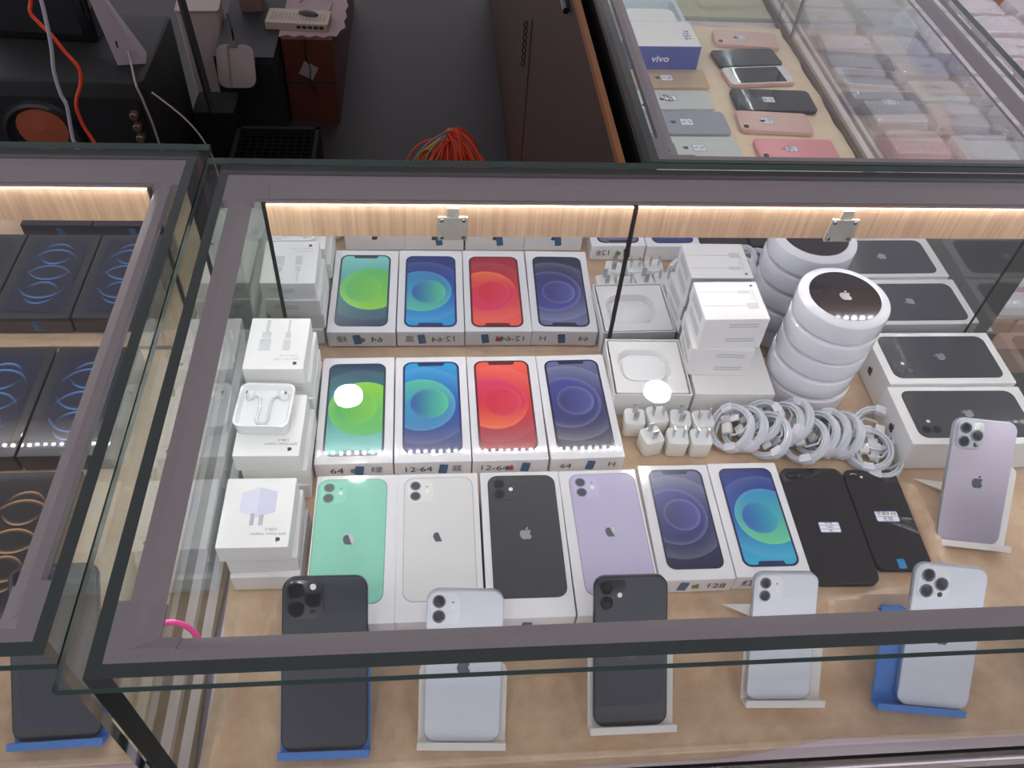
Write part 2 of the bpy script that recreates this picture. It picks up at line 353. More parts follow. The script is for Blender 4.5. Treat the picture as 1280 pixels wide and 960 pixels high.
def showcase(label, x0, x1, y0, y1, ym, door_x, opts):
    """x0..x1,y0..y1: top glass outline; ym: plane of the mirror doors (None: glass back)"""
    t = thing('glass_showcase', label, 'showcase', ((x0+x1)/2, (y0+y1)/2, -.78), 0)
    ox, oy, oz = -(x0+x1)/2, -(y0+y1)/2, .78
    OFF = T((ox, oy, oz))
    def pt(g, name, mats, par=t, smooth=False):
        for i, v in enumerate(g.v): g.v[i] = (v[0]+ox, v[1]+oy, v[2]+oz)
        return g.obj(name, mats, par, smooth=smooth)
    ZT = .270; m = opts.get('m', .014); pt_ = .010
    xl, xr, yf, yb = x0+m, x1-m, y0+m*.7, y1-m*.7       # outer faces of the panes
    g = G(); g.box(x0, x1, y0, y1, ZT, ZT+.008, 0, edge=('z', 1)); pt(g, 'top_glass', [PANE, TEDGE])
    g = G(); g.box(xl, xl+pt_, yf+pt_, yb-pt_, -.012, ZT, 0, edge=('x', 1)); g.m[5] = 2; pt(g, 'side_panel' if opts.get('lpane') else 'side_glass', [SPANE, GEDGE, SPOUT] if not opts.get('lpane') else [M('black_side_board', (30, 28, 30), .4), GEDGE, _M['black_side_board'] if 'black_side_board' in _M else M('black_side_board', (30, 28, 30), .4)])
    g = G(); g.box(xr-pt_, xr, yf+pt_, yb-pt_, -.012, ZT, 0, edge=('x', 1)); g.m[3] = 2; pt(g, 'side_glass', [opts.get('rpane', SPANE), GEDGE, SPOUT])
    g = G(); g.box(xl, xr, yf, yf+pt_, -.012, ZT, 0, edge=('y', 1)); pt(g, 'front_glass', [PANE, GEDGE])
    g = G(); g.box(xl, xr, yb-pt_, y1-.001, .150, ZT-.0002); g.box(xl, xr, yb-pt_-.0002, yb-pt_+.002, ZT-.0001, ZT); pt(g, 'back_rail', M('black_gloss_rail', (44, 40, 42), .25, coat=.6))
    a, b, c, d = xl+pt_, xr-pt_, yf+pt_, yb-pt_         # inner faces
    # profile under the top glass: flat band then an inward slope
    W = opts.get('fw', .022); WB = opts.get('fb', .034); fo = .008; FF = opts.get('ff', .020)
    prof = [(0, ZT-.0095), (0, ZT-.0005), (.42, ZT-.0005), (1, ZT-.0085), (1, ZT-.0095)]
    def bar(p, q, n, wd, nm, r0=0, r1=0, sc=1.0, mt=ALU, e=0):
        # p,q: outer corner points; n: inward dir
        g = G(); P = Vector(p); Q = Vector(q); dr = (Q-P).normalized(); P = P+dr*r0; Q = Q-dr*r1; vs = []
        for X in (P, Q):
            for u, z in prof: vs.append((X.x+n[0]*(u*wd*sc+ (e if u == 1 else 0)), X.y+n[1]*(u*wd*sc+(e if u == 1 else 0)), z - (e if z < ZT-.01 else 0)))
        k = 5; fs = [tuple(range(k)), tuple(range(k, 2*k))[::-1]]+[(i, k+i, k+(i+1) % k, (i+1) % k) for i in range(k)]
        g.add(vs, fs); pt(g, nm, mt)
    bar((a, c), (b, c), (0, 1), FF, 'frame_profile')
    bar((a, d), (b, d), (0, -1), WB, 'frame_profile')
    bar((a+fo, c+FF), (a+fo, d-WB), (1, 0), W, 'frame_profile')
    bar((b-fo, c+FF), (b-fo, d-WB), (-1, 0), W, 'frame_profile')
    for (cx_, cy_, sx, sy) in ((a, c, 1, 1), (b, c, -1, 1), (a, d, 1, -1), (b, d, -1, -1)):
        wf = FF if sy > 0 else WB; WW = W+fo
        g = G(); e = .0015
        def slab(pts, z0, z1):
            ar = sum(pts[i-1][0]*pts[i][1]-pts[i][0]*pts[i-1][1] for i in range(len(pts)))
            g.prism(pts if ar > 0 else pts[::-1], z0, z1)
        L1 = .046
        for u0, u1, z in ((0, .62, ZT-.0003), (.5, .9, ZT-.007), (.8, 1.0, ZT-.013)):
            pass
        P = []
        for u, z in ((0, ZT-.0105), (0, ZT-.0002), (.5, ZT-.0002), (1.05, ZT-.0078), (1.05, ZT-.0105)):
            P.append([(cx_+sx*L1, cy_+sy*u*wf, z), (cx_+sx*u*WW, cy_+sy*u*wf, z), (cx_+sx*u*WW, cy_+sy*L1, z)])
        vs = [p for row in P for p in row]; fs = []
        for r in range(5):
            for cI in range(2):
                i = r*3+cI; j = ((r+1) % 5)*3+cI; fs.append((i, i+1, j+1, j) if sx*sy > 0 else (i, j, j+1, i+1))
        fs += [tuple(r*3 for r in range(5)), tuple(r*3+2 for r in range(5))[::-1]]
        g.add(vs, fs); pt(g, 'corner_bracket', ALU2, smooth=False)
    # shelf board, trim, lower cabinet
    g = G(); g.box(x0+.004, x1-.004, y0+.008, y1-.004, -.024, -.012); pt(g, 'shelf_board', SHELF)
    g = G(); g.box(x0, x1, y0+.003, y0+.008, -.026, -.013); pt(g, 'edge_trim', M('dull_trim_metal', (150, 140, 140), .35, .8))
    g = G(); g.box(x0+opts.get('cabx', .006), x1-.006, y0+.010, y1-.006, -.70, -.024); pt(g, 'lower_cabinet', opts.get('cab', CABW))
    g = G(); g.box(x0+opts.get('cabx', .004), x1-.004, y0+.004, y0+.010, -.66, -.026); pt(g, 'front_panel', GOLD)
    g = G(); g.box(x0+opts.get('cabx', .02), x1-.02, y0+.04, y1-.03, -.78, -.70); pt(g, 'plinth', BLKP)
    if ym is not None:
        for k in range(len(door_x)-1):
            xa, xb = door_x[k]+.003, door_x[k+1]-.003
            g = G(); g.box(xa, xb, ym+.001, ym+.016, -.008, .2495); dr = pt(g, 'door', DARKW)
            g = G(); g.box(xa, xb, ym-.002, ym+.001, .207, .2500); pt(g, 'veneer_rail', RAILW, dr)
            g = G(); g.box(xa, xb, ym-.001, ym+.001, -.008, .2065); pt(g, 'mirror_panel', MIR, dr)
            lx = opts['locks'][k] if k < len(opts['locks']) else None
            if lx is not None:
                yy = ym-.002
                g = G(); g.box(lx-.017, lx+.017, yy-.004, yy, .205, .237, 0); g.box(lx-.007, lx+.007, yy-.003, yy, .237, .249, 0)
                LK = pt(g, 'lock', M('stamped_steel', (196, 192, 180), .35, .85, noise=(400, .15), bump=(900, .8)), dr)
                g = G()
                for sx in (-.0125, .0125):
                    for zz in (.209, .233): g.lathe([(.0027, 0), (.0022, .0012), (.0009, .0012), (.0009, .0004), (0, .0004)], 10, mat=T((lx+sx, yy-.004, zz)) @ RX(R(90)))
                for i, v in enumerate(g.v): g.v[i] = (v[0]+ox, v[1]+oy, v[2]+oz)
                s_ = g.obj('screw_heads', M('screw_metal', (110, 106, 100), .35, 1), t); s_.name = 'lock_screws'
        for xa, xb in ((a, door_x[0]-.002), (door_x[-1]+.002, b)): g = G(); g.box(xa, xb, ym, ym+.016, -.012, .2560); pt(g, 'side_pillar', M('bright_steel', (206, 212, 204), .06, 1))
        g = G(); g.lathe([(.0048, 0), (.0042, .0016), (0, .002)], 12, mat=T((a+.014, ym, .247)) @ RX(R(90))); pt(g, 'pillar_screw', M('screw_brown', (120, 100, 86), .4, .8))
        # LED strips: board and glowing chips
        g = G(); y_ = ym-.0040; g.box(a+.03, b-.03, y_-.004, y_+.004, .2585, .2602, 0)
        n = int((b-a-.07)/.0115)
        for k in range(n):
            x = a+.036+k*.0115; g.box(x-.0024, x+.0024, y_-.0021, y_+.0021, .2577, .2585, 1)
        pt(g, 'led_strip', [ALU, LEDC])
    for sd, xx in ((1, a+fo+W*.5), (-1, b-fo-W*.5)):
        if opts.get('side_led', (1, 1))[0 if sd > 0 else 1]:
            g = G(); ya, yb_ = c+.05, (ym if ym is not None else d)-.05; g.box(xx-.005, xx+.005, ya, yb_, .2585, .2602, 0)
            n = int((yb_-ya)/.0115)
            for k in range(n):
                y = ya+.005+k*.0115; g.box(xx-.0017, xx+.0017, y-.0019, y+.0019, .2577, .2585, 1)
            pt(g, 'led_strip', [ALU, LEDC])
    if opts.get('fill_front_led', 0):  # extra strip added under the front frame to brighten the inside
        g = G(); y_ = c+.010; g.box(a+.03, b-.03, y_-.005, y_+.005, .2585, .2602, 0)
        n = int((b-a-.07)/.0115)
        for k in range(n):
            x = a+.036+k*.0115; g.box(x-.0019, x+.0019, y_-.0017, y_+.0017, .2577, .2585, 1)
        pt(g, 'led_strip', [ALU, LEDC])
    return t
showcase('grey-framed glass showcase in the middle holding rows of boxed phones', -.211, .826, -.551, .0455, 0.0, [-.150, .2695, .770], dict(locks=[.059, .524], fb=.0315))
showcase('grey-framed glass showcase at far left holding black phone boxes with ringed screens', -1.15, -.2125, -.533, .072, .0265, [-1.09, -.66, -.276], dict(locks=[None, None], fw=.020, fb=.0315, side_led=(1, 1)))
RPANE = pane('tinted_side_glass', (.92, .93, .94), .21)
showcase('glass showcase at the back right with loose phones on cream cloth', .2825, .870, .0475, 1.75, None, [], dict(locks=[], m=.012, rpane=PANE, lpane=1, cabx=.034, fill_front_led=1, fw=.020, fb=.03, ff=.020))

for ya, yb_ in ((.072, .925), (.932, 1.70)):
    g = G(); g.box(.808, .813, ya, yb_, -.0118, .2595, 0, edge=('x', 1))
    lb = 'nearer' if ya < .5 else 'farther'
    tag(g.obj('sliding_glass', [RPANE, M('sliding_edge_grey', (90, 88, 92), .3)]), lb+' tinted sliding glass sheet along the right side of the cream cloth', 'sliding glass')
g = G(); g.box(.8062, .8078, .072, 1.70, -.0118, .004); g.box(.8132, .820, .072, 1.70, -.0118, .004)
tag(g.obj('sliding_track', M('track_grey', (128, 112, 104), .5)), 'grey-brown track at the foot of the tinted sliding glass', 'track')
# ------------------------------------------------------------------ cloths
def fabric(name, c1, c2):
    m = bpy.data.materials.new(name); m.use_nodes = True; nt = m.node_tree; b = nt.nodes['Principled BSDF']; N = nt.nodes.new; L = nt.links.new
    tc = N('ShaderNodeTexCoord'); n = N('ShaderNodeTexNoise'); n.inputs['Scale'].default_value = 22; n.inputs['Detail'].default_value = 8; n.inputs['Roughness'].default_value = .7
    cr = N('ShaderNodeValToRGB'); cr.color_ramp.elements[0].color = (*lin(c1), 1); cr.color_ramp.elements[1].color = (*lin(c2), 1); cr.color_ramp.elements[0].position = .35; cr.color_ramp.elements[1].position = .65
    L(tc.outputs['Object'], n.inputs[0]); L(n.outputs[0], cr.inputs[0]); L(cr.outputs[0], b.inputs['Base Color'])
    b.inputs['Roughness'].default_value = .95; b.inputs['Sheen Weight'].default_value = .4; b.inputs['Specular IOR Level'].default_value = .1
    n2 = N('ShaderNodeTexNoise'); n2.inputs['Scale'].default_value = 900; n2.inputs['Detail'].default_value = 2; L(tc.outputs['Object'], n2.inputs[0])
    bp = N('ShaderNodeBump'); bp.inputs['Strength'].default_value = .6; bp.inputs['Distance'].default_value = .0015; L(n2.outputs[0], bp.inputs['Height']); L(bp.outputs[0], b.inputs['Normal'])
    return m
from mathutils import noise as NZ
def segd(p, a, b):
    ax, ay = a; bx, by = b; px, py = p; dx, dy = bx-ax, by-ay; t = max(0, min(1, ((px-ax)*dx+(py-ay)*dy)/(dx*dx+dy*dy+1e-12)))
    return math.hypot(px-ax-t*dx, py-ay-t*dy), t
def cloth(label, x0, x1, y0, y1, ridges, mat, edge=None, n=(160, 120), base=-.0015, holes=None):
    nx, ny = n; vs = []; fs = []
    for j in range(ny+1):
        for i in range(nx+1):
            u, v = i/nx, j/ny
            x, y = x0+(x1-x0)*u, y0+(y1-y0)*v
            if edge: x, y = edge(u, v, x, y)
            z = base - .001 + .001*NZ.noise(Vector((x*30, y*30, 3)))
            for (pl, wd, h) in ridges:
                best = 9
                for k in range(len(pl)-1): best = min(best, segd((x, y), pl[k], pl[k+1])[0])
                wv = wd*(1+.35*NZ.noise(Vector((x*25, y*25, 0))))
                if best < wv*2.2: z += h*math.exp(-(best/wv)**2*1.6)*(1+.3*NZ.noise(Vector((x*18, y*18, 5))))
            vs.append((x, y, z))
    for j in range(ny):
        for i in range(nx): a = j*(nx+1)+i; fs.append((a, a+1, a+nx+2, a+nx+1))
    # hem turned down to the board all round
    g = G(); g.add(vs, fs)
    rim = [i for i in range(nx+1)]+[(j)*(nx+1)+nx for j in range(1, ny+1)]+[ny*(nx+1)+i for i in range(nx-1, -1, -1)]+[j*(nx+1) for j in range(ny-1, 0, -1)]
    o = len(vs); g.v += [(vs[i][0], vs[i][1], -.0118) for i in rim]
    k = len(rim)
    for a in range(k): b = (a+1) % k; g.f.append((rim[a], o+a, o+b, rim[b])); g.m.append(0)
    ob = g.obj('display_cloth', mat, smooth=True); me = ob.data
    return tag(ob, label, 'cloth')
PLUSH = fabric('tan_plush', (204, 170, 138), (228, 198, 166))
PLUSH2 = fabric('cream_plush', (236, 212, 178), (246, 226, 196))
PLUSH3 = fabric('olive_plush', (204, 196, 168), (220, 212, 186))
def edge_main(u, v, x, y):
    # front hem recedes to the right, left hem drifts inward at the front
    if v < .12:
        f = (1-v/.12); s = max(0, (x-.30)/.48)
        y += f*(.0012+.0006*math.sin(x*31)+.0004*math.sin(x*13+1) + (.003*math.sin(x*19)+.010)*min(1, s*4))
    if u < .08:
        f = 1-u/.08; x += f*(.002+.002*math.sin(y*26))
    return x, y
cloth('tan plush cloth covering the floor of the middle showcase', -.1855, .795, -.5295, -.002, [
    ([(-.165, -.36), (-.160, -.43), (-.172, -.515)], .011, .013), ([(-.130, -.352), (-.137, -.41)], .008, .010),
    ([(.455, -.385), (.50, -.376), (.56, -.372), (.60, -.358), (.616, -.30), (.612, -.235)], .012, .019),
    ([(.46, -.42), (.455, -.388)], .012, .012), ([(.60, -.405), (.79, -.405)], .016, .006),
    ([(.02, -.52), (-.012, -.46), (.0, -.42)], .02, .004), ([(.30, -.52), (.31, -.44)], .02, .004), ([(.13, -.52), (.15, -.43)], .022, .004),
    ([(.44, -.52), (.445, -.46)], .015, .004), ([(.615, -.51), (.63, -.44)], .02, .006)], PLUSH, edge_main)
cloth('tan plush cloth under the black phone boxes at far left', -1.10, -.243, -.505, .022, [([(-.9, -.45), (-.5, -.46), (-.30, -.45)], .02, .006)], PLUSH, None, (90, 60))
def edge_r(u, v, x, y):
    if u > .9: x += (u-.9)/.1*(-.003+.002*math.sin(y*38)+.001*math.sin(y*91))
    if v > .9: y += (v-.9)/.1*(.008*math.sin(x*45))
    return x, y
cloth('cream cloth under the loose phones in the back right showcase', .315, .8055, .075, .995, [], PLUSH2, edge_r, (80, 120))
cloth('olive-cream cloth behind the partition of the back right showcase', .315, .80, 1.035, 1.68, [([(.36, 1.10), (.6, 1.085), (.76, 1.11)], .03, .012)], PLUSH3, None, (50, 50))
g = G(); g.box(.313, .806, 1.010, 1.016, -.0005+.0, .243, 0, edge=('y', 1))
tag(g.obj('glass_partition', [SPANE, GEDGE]), 'upright glass partition behind the loose phones in the back right showcase', 'partition')

# ------------------------------------------------------------------ phone cartons
def rounded_screen(w, l, r, notch, nw=.5, nd=.055, up=True):
    """outline of the lit area inside the bezel, optionally with a notch (wide bay in the top edge)"""
    P = rrect(w, l, r)
    if not notch: return P
    out = []; n = 7
    top = l/2; a = w*nw/2; dpt = w*nd*1.35; rr = dpt*.45
    for i, p in enumerate(P):
        out.append(p)
        if i == n-1:       # after first corner (top right)
            out += [(a+rr, top)]+[(a+rr-rr*math.sin(R(k*30)), top-rr+rr*math.cos(R(k*30))) for k in (1, 2, 3)]
            out += [(a-rr+rr*math.cos(R(k*30)), top-dpt+rr-rr*math.sin(R(k*30))) for k in (0, 1, 2, 3)]
            out += [(-a+rr-rr*math.sin(R(k*30)), top-dpt+rr-rr*math.cos(R(k*30))) for k in (0, 1, 2, 3)]
            out += [(-a-rr+rr*math.cos(R(90-k*30)) , top-rr+rr*math.sin(R(k*30))) for k in (0, 1, 2, 3)][0:0]
            out += [(-a-rr+rr*math.cos(R(k)), top-rr+rr*math.sin(R(k))) for k in (30, 60, 90)]
    return out
def front_print(par, z, W, L, wallmat, rotz=0, off=(0, 0), frame=(34, 48, 80)):
    """life-size picture of the phone front"""
    g = G(); g.prism(rrect(W, L, W*.155), z, z+.0004)
    pr = g.obj('phone_picture', M('bezel_%d_%d_%d' % frame, frame, .2, coat=.8), par, (off[0], off[1], 0), (0, 0, rotz))
    g = G(); g.flat(rounded_screen(W*.925, L-W*.075, W*.125, True), z+.0006)
    g.obj('wallpaper', wallmat, pr, uvs=lambda c: (c.x/W+.5, (L/2-c.y)/W))
    return pr
def back_print(par, z, W, L, col, name, rotz=0, off=(0, 0), logo='silver', dark=False):
    pcm = M('print_'+name, col, .35, coat=.8, noise=(8, .03))
    edge = M('edge_'+name, tuple(int(c*.82) for c in col), .4)
    g = G(); g.prism(rrect(W, L, W*.15), z, z+.0004); pr = g.obj('phone_picture', edge, par, (off[0], off[1], 0), (0, 0, rotz))
    g = G(); g.flat(rrect(W-.0018, L-.0018, W*.145), z+.0005); g.obj('back_glass', pcm, pr)
    bw = W*.37
    bx, by = -W/2+W*.055+bw/2, L/2-W*.055-bw/2
    g = G(); g.prism(rrect(bw, bw*1.05, bw*.27, bx, by), z+.0005, z+.0008)
    g.obj('camera_bump', M('bump_'+name, tuple(min(255, int(c*1.03)+2) for c in col), .35, coat=.7), pr)
    g = G()
    for k in (.24, -.24):
        g.prism(circle(bw*.22, bx-bw*.20, by+bw*k), z+.0008, z+.0010, 1); g.prism(circle(bw*.175, bx-bw*.20, by+bw*k), z+.0010, z+.0011, 0)
    g.prism(circle(bw*.085, bx+bw*.26, by-.02*bw), z+.0008, z+.0010, 2); g.prism(circle(bw*.03, bx+bw*.26, by+bw*.2), z+.0008, z+.0010, 0)
    g.obj('camera_lenses', [M('lens_print', (58, 62, 78), .2, coat=.6) if not dark else M('lens_print_dark', (28, 32, 42), .2, coat=.6), M('lens_rim_'+name, tuple(int(c*.7) for c in col), .3, .3), M('flash_print', (250, 248, 232), .3)], pr)
    g = logo_geo(W*.20, z+.0006, mi=0)
    if not dark:      # printed reflection: darker lower left half
        Q = []; nrm = Vector((.94, .34)); h = W*.20
        for i in range(len(LB)):
            a, b = Vector(LB[i-1]), Vector(LB[i]); da, db = a.dot(nrm)-.02, b.dot(nrm)-.02
            if da*db < 0: Q.append(tuple(a+(b-a)*(da/(da-db))))
            if db <= 0: Q.append(tuple(b))
        ar = sum(Q[i-1][0]*Q[i][1]-Q[i][0]*Q[i-1][1] for i in range(len(Q)))
        g.flat([(x*h, y*h) for x, y in (Q if ar > 0 else Q[::-1])], z+.0010, 1)
    g.obj('logo', [MIRINK if (dark or name != 'white') else M('faint_silver_print', (222, 223, 226), .4), M('dark_foil_half', (92, 94, 104), .35, .5)], pr)
    return pr
TAPE = M('blue_tape', (28, 92, 140), .3, coat=.5, noise=(300, .4))
REDINK = M('red_ink', (190, 50, 50), .5)
def carton(label, cx, cy, rz, w, l, h, group, writing=None, logoc=None, tape=None, rot90=False):
    t = thing('phone_box', label, 'phone box', (cx, cy, 0), rz, group)
    g = G(); lid = h*1.0
    g.prism(rrect(w, l, .0016, n=2), 0, h, bev=.0008); g.obj('carton', CARD, t)
    for sgn in (-1, 1):
        F = T((0, sgn*(l/2+.00025), h/2)) @ (RX(R(90)) if sgn < 0 else RZ(R(180)) @ RX(R(90)))
        if logoc is not None:
            logo_geo(min(.011, h*.42), -.0001, mat=F).obj('end_logo', logoc, t)
        if tape is not None:
            g = G(); g.prism(rrect(.010, h*.62, .001, n=2), -.0001, .0004, mat=F @ T((tape, 0, 0)) @ RZ(R(-8))); g.obj('blue_tape_tab', TAPE, t)
        if writing:
            for (s, x, sz) in writing: text_geo(s, sz, 1.1, F @ T((x, 0, .0004)) @ RZ(R(random.uniform(-5, 5)))).obj('handwriting', INK, t)
    return t
WG = wallpaper('green_wallpaper', ((130, 214, 204), (36, 60, 92), (60, 150, 150)), ((96, 196, 110), (150, 214, 60), (110, 200, 90)), ((130, 206, 80), (84, 184, 90)), c1=(.36, .49, .60), c2=(.50, .5, .36), c0=(.4, .49, .88), rim=.15)
WB_ = wallpaper('blue_wallpaper', ((30, 160, 220), (22, 40, 112), (20, 86, 176)), ((84, 196, 160), (40, 130, 190), (60, 150, 190)), ((20, 74, 168), (80, 200, 150)), rim=.18)
WR = wallpaper('red_wallpaper', ((246, 96, 76), (160, 16, 44), (216, 40, 56)), ((226, 50, 104), (244, 110, 60), (222, 30, 60)), ((210, 20, 52), (226, 50, 84)), rim=.15)
WN = wallpaper('navy_wallpaper', ((104, 110, 150), (20, 26, 66), (42, 50, 112)), ((64, 72, 150), (44, 50, 110), (46, 54, 124)), ((36, 42, 104), (80, 88, 160)), rim=.24)
WM = wallpaper('teal_blue_wallpaper', ((50, 186, 224), (24, 44, 124), (22, 90, 176)), ((110, 214, 150), (40, 140, 200), (70, 180, 180)), ((50, 170, 190), (30, 90, 180)), rim=.18)
G12 = 'second row phone boxes with round wallpaper pictures'
t = carton('white phone box picturing a phone with lime green circles wallpaper', -.0595, -.1085, R(.5), .0905, .169, .027, G12, [('64', -.020, .015), ('绿', .026, .013)], M('grey_green_ink', (110, 140, 120), .5), .006)
front_print(t, .027, .0715, .1467, WG, math.pi, (-.001, 0), (46, 66, 74))
t = carton('white phone box picturing teal and blue circles, between the lime and red ones', .0325, -.1085, R(.5), .0905, .169, .027, G12, [('12·64', -.018, .014), ('蓝', .028, .012)], None, .012)
front_print(t, .027, .0715, .1467, WB_, 0, (0, .002), (28, 44, 96))
t = carton('white phone box picturing a phone with red circles wallpaper', .1242, -.1085, R(.5), .0905, .169, .027, G12, [('12-64', -.020, .014)], REDINK, .018)
front_print(t, .027, .0715, .1467, WR, 0, (-.001, .003), (92, 20, 34))
t = carton('white phone box picturing a dark blue wallpaper phone, right end of the second row', .2158, -.1075, R(1.2), .0900, .169, .027, G12, [('64', -.026, .013), ('H', .030, .013)], None, .004)
front_print(t, .027, .0715, .1467, WN, 0, (0, .002), (26, 30, 62))
G11 = 'front row phone boxes picturing phone backs'
for (lb, cx, dx, col, nm, rz, dk) in (('tall white phone box picturing a mint green phone back', -.0503, -.005, (142, 214, 190), 'mint', -.3, 0),
        ('tall white phone box picturing a white phone back', .0385, .0005, (228, 228, 228), 'white', 0, 0),
        ('tall white phone box picturing a black phone back, between white and lilac ones', .1300, .0012, (52, 54, 60), 'graphite', -.2, 1),
        ('tall white phone box picturing a lilac phone back', .2200, .004, (196, 190, 222), 'lilac', .6, 0)):
    t = carton(lb, cx, -.315, R(rz*.6), .0890, .1775, .0505, G11, None, INK, None if nm in ('mint',) else -.006)
    back_print(t, .0505, .0757, .1509, col, nm, R(rz*.4), (dx, .008), dark=bool(dk))
GM = 'small phone boxes right of the lilac box'
t = carton('small white phone box picturing a navy circles wallpaper, beside the lilac box', .3160, -.2805, R(-.4), .0838, .1515, .027, GM, [('128', .022, .014)], M('leaf_green_ink', (110, 140, 70), .5), -.014)
front_print(t, .027, .0642, .1317, WN, 0, (.001, .003), (30, 34, 70))
t = carton('small white phone box picturing a teal circle on blue, beside two black phones', .4010, -.2795, R(-.4), .0838, .1515, .027, GM, [('红', -.026, .014)], None, None)
front_print(t, .027, .0642, .1317, WM, math.pi, (.001, .002), (28, 40, 90))
GB = 'phone boxes lying sideways at the right'
for (lb, cx, cy, rz, l) in (('white phone box picturing a black phone, lying sideways against the mirror', .7060, -.0555, -.3, .173), ('white phone box picturing a black phone, lying sideways behind the silver phone', .7010, -.1535, -.8, .178)):
    t = thing('phone_box', lb, 'phone box', (cx, cy, 0), R(rz), GB)
    g = G(); g.prism(rrect(l, .0925, .0016, n=2), 0, .0505, bev=.0008); g.obj('carton', CARDM, t)
    back_print(t, .0505, .0757, .1509, (50, 52, 58), 'graphite', R(90), (0, .001), dark=True)
    F = T((-l/2-.0002, .0, .026)) @ RZ(R(-90)) @ RX(R(90)); logo_geo(.014, -.0001, mat=F @ RZ(R(0))).obj('end_logo', INK, t)

# black boxes in the left showcase
BOXB = M('black_carton', (30, 31, 38), .25, coat=1, coatr=.03)
RB = ringpaper('blue_rings', (24, 30, 52), (96, 160, 230)); RGo = ringpaper('gold_rings', (30, 27, 28), (220, 170, 120)); RS = ringpaper('silver_rings', (32, 34, 42), (150, 176, 196))
def blackbox(lb, cx, cy, rz, wm, tape=True):
    t = thing('phone_box', lb, 'phone box', (cx, cy, 0), R(rz), 'black phone boxes in the left showcase')
    g = G(); g.prism(rrect(.099, .172, .0016, n=2), 0, .027, bev=.0008); g.obj('carton', BOXB, t)
    g = G(); g.prism(rrect(.0781, .152, .012), .027, .0274); pr = g.obj('phone_picture', M('black_bezel', (22, 22, 26), .2, coat=.8), t)
    g = G(); g.flat(rounded_screen(.0745, .1484, .010, False), .0276); g.obj('wallpaper', wm, pr, uvs=lambda c: (c.x/.0781+.5, (.076-c.y)/.0781))
    if tape:
        for sgn in (-1, 1):
            F = T((.004, sgn*(.086+.0002), .013)) @ (RX(R(90)) if sgn < 0 else RZ(R(180)) @ RX(R(90)))
            g = G(); g.prism(rrect(.009, .017, .001, n=2), -.0001, .0004, mat=F @ RZ(R(-8))); g.obj('blue_tape_tab', TAPE, t)
    return t
blackbox('black phone box with silver-blue arcs by the mirror at the left picture edge', -.592, -.088, 0, RS)
blackbox('black phone box with blue arcs by the mirror, fully clear of the frame', -.4895, -.0875, .0, RB)
blackbox('black phone box with blue arcs half under the right frame by the mirror', -.3875, -.0875, 0, RB)
blackbox('black phone box with golden arcs in the front row of the left showcase', -.4080, -.281, 0, RGo)
blackbox('black phone box with silver arcs beside the golden one at the left picture edge', -.5100, -.281, 0, RS)
blackbox('black phone box under the right frame in front of the blue-arc boxes', -.3060, -.281, 0, RGo) if False else None

# ------------------------------------------------------------------ small accessory cartons, left stacks
def small_box(label, cx, cy, z, rz, w, l, h, group, art=None, txt=None, side_txt=True):
    t = thing('accessory_box', label, 'accessory box', (cx, cy, z), R(rz), group)
    g = G(); g.prism(rrect(w, l, .0012, n=2), .0003, h, bev=.0007); g.obj('carton', CARDM, t)
    if art == 'cable':
        g = G()
        for x, ww in ((-w*.20, .013), (w*.16, .008)):
            y0 = l*.08
            g.prism(rrect(ww, .018, .001, x, y0-.010, n=2), h, h+.00025); g.prism(rrect(ww*.8, .010, .0008, x, y0+.006, n=2), h, h+.00025)
            g.prism([(x-ww*.16, y0+.010), (x+ww*.16, y0+.010), (x+ww*.16, l*.46), (x-ww*.16, l*.46)], h, h+.0002)
        g.obj('printed_cable_picture', M('pale_grey_print', (205, 206, 210), .5), t)
    if art == 'plug':
        g = G(); g.prism([(-.018, .0), (.0, -.006), (.018, 0), (.018, .024), (.0, .03), (-.018, .024)], h, h+.0002, 0)
        g.prism([(.0, -.006), (.018, 0), (.018, .024), (.0, .03)], h+.0002, h+.0004, 1)
        for x in (-.006, .003): g.prism([(x, -.016), (x+.004, -.016), (x+.004, -.002), (x, -.002)], h, h+.0003, 2)
        g.obj('printed_plug_picture', [M('pale_lilac_print', (222, 222, 238), .5), M('pale_lilac_print_side', (212, 212, 232), .5), GREY], t)
    if txt:
        g = G(); Fm = T((w*.20, -l*.27, h+.0003)) @ RZ(R(180))
        text_geo(txt[0], .0042, 1, Fm @ T((0, .004, 0)), g); text_geo(txt[1], .0046, 1, Fm @ T((-.002, -.0015, 0)), g); g.obj('printed_text', GREY if art == 'cable' else M('mid_grey_ink', (120, 122, 130), .6), t)
        logo_geo(.0058, h+.0001, mat=T((w*.34, -l*.40, 0)) @ RZ(R(180))).obj('logo', INK, t)
    if side_txt:
        g = G()
        for sgn in (1, -1):
            F = T((0, sgn*(l/2+.0002), h*.5)) @ (RX(R(90)) if sgn < 0 else RZ(R(180)) @ RX(R(90)))
            if sgn > 0 or art is None:
                for k in range(2): g.prism([(-w*.1, -.001+k*.004), (w*.36, -.001+k*.004), (w*.36, .0004+k*.004), (-w*.1, .0004+k*.004)], -.0001, .0001, mat=F)
        if g.v: g.obj('fine_print', M('fine_print_grey', (190, 190, 196), .6), t)
    return t
GS = 'white accessory boxes stacked along the left glass'
words = ['bottom', 'second from bottom', 'third from bottom', 'top']
def stack(n, base, cx, cy, w, l, h, jit, art, txt, wh):
    for k in range(n):
        top = k == n-1
        lb = '%s white %s box in the left stack %s' % ('topmost' if top else ['lowest', 'second lowest', 'third lowest'][k], base, wh)
        dx, dy, rr = jit[k]
        small_box(lb, cx+dx, cy+dy, k*h, rr, w, l, h, GS, art if top else None, txt if top else None, side_txt=(art == 'cable'))
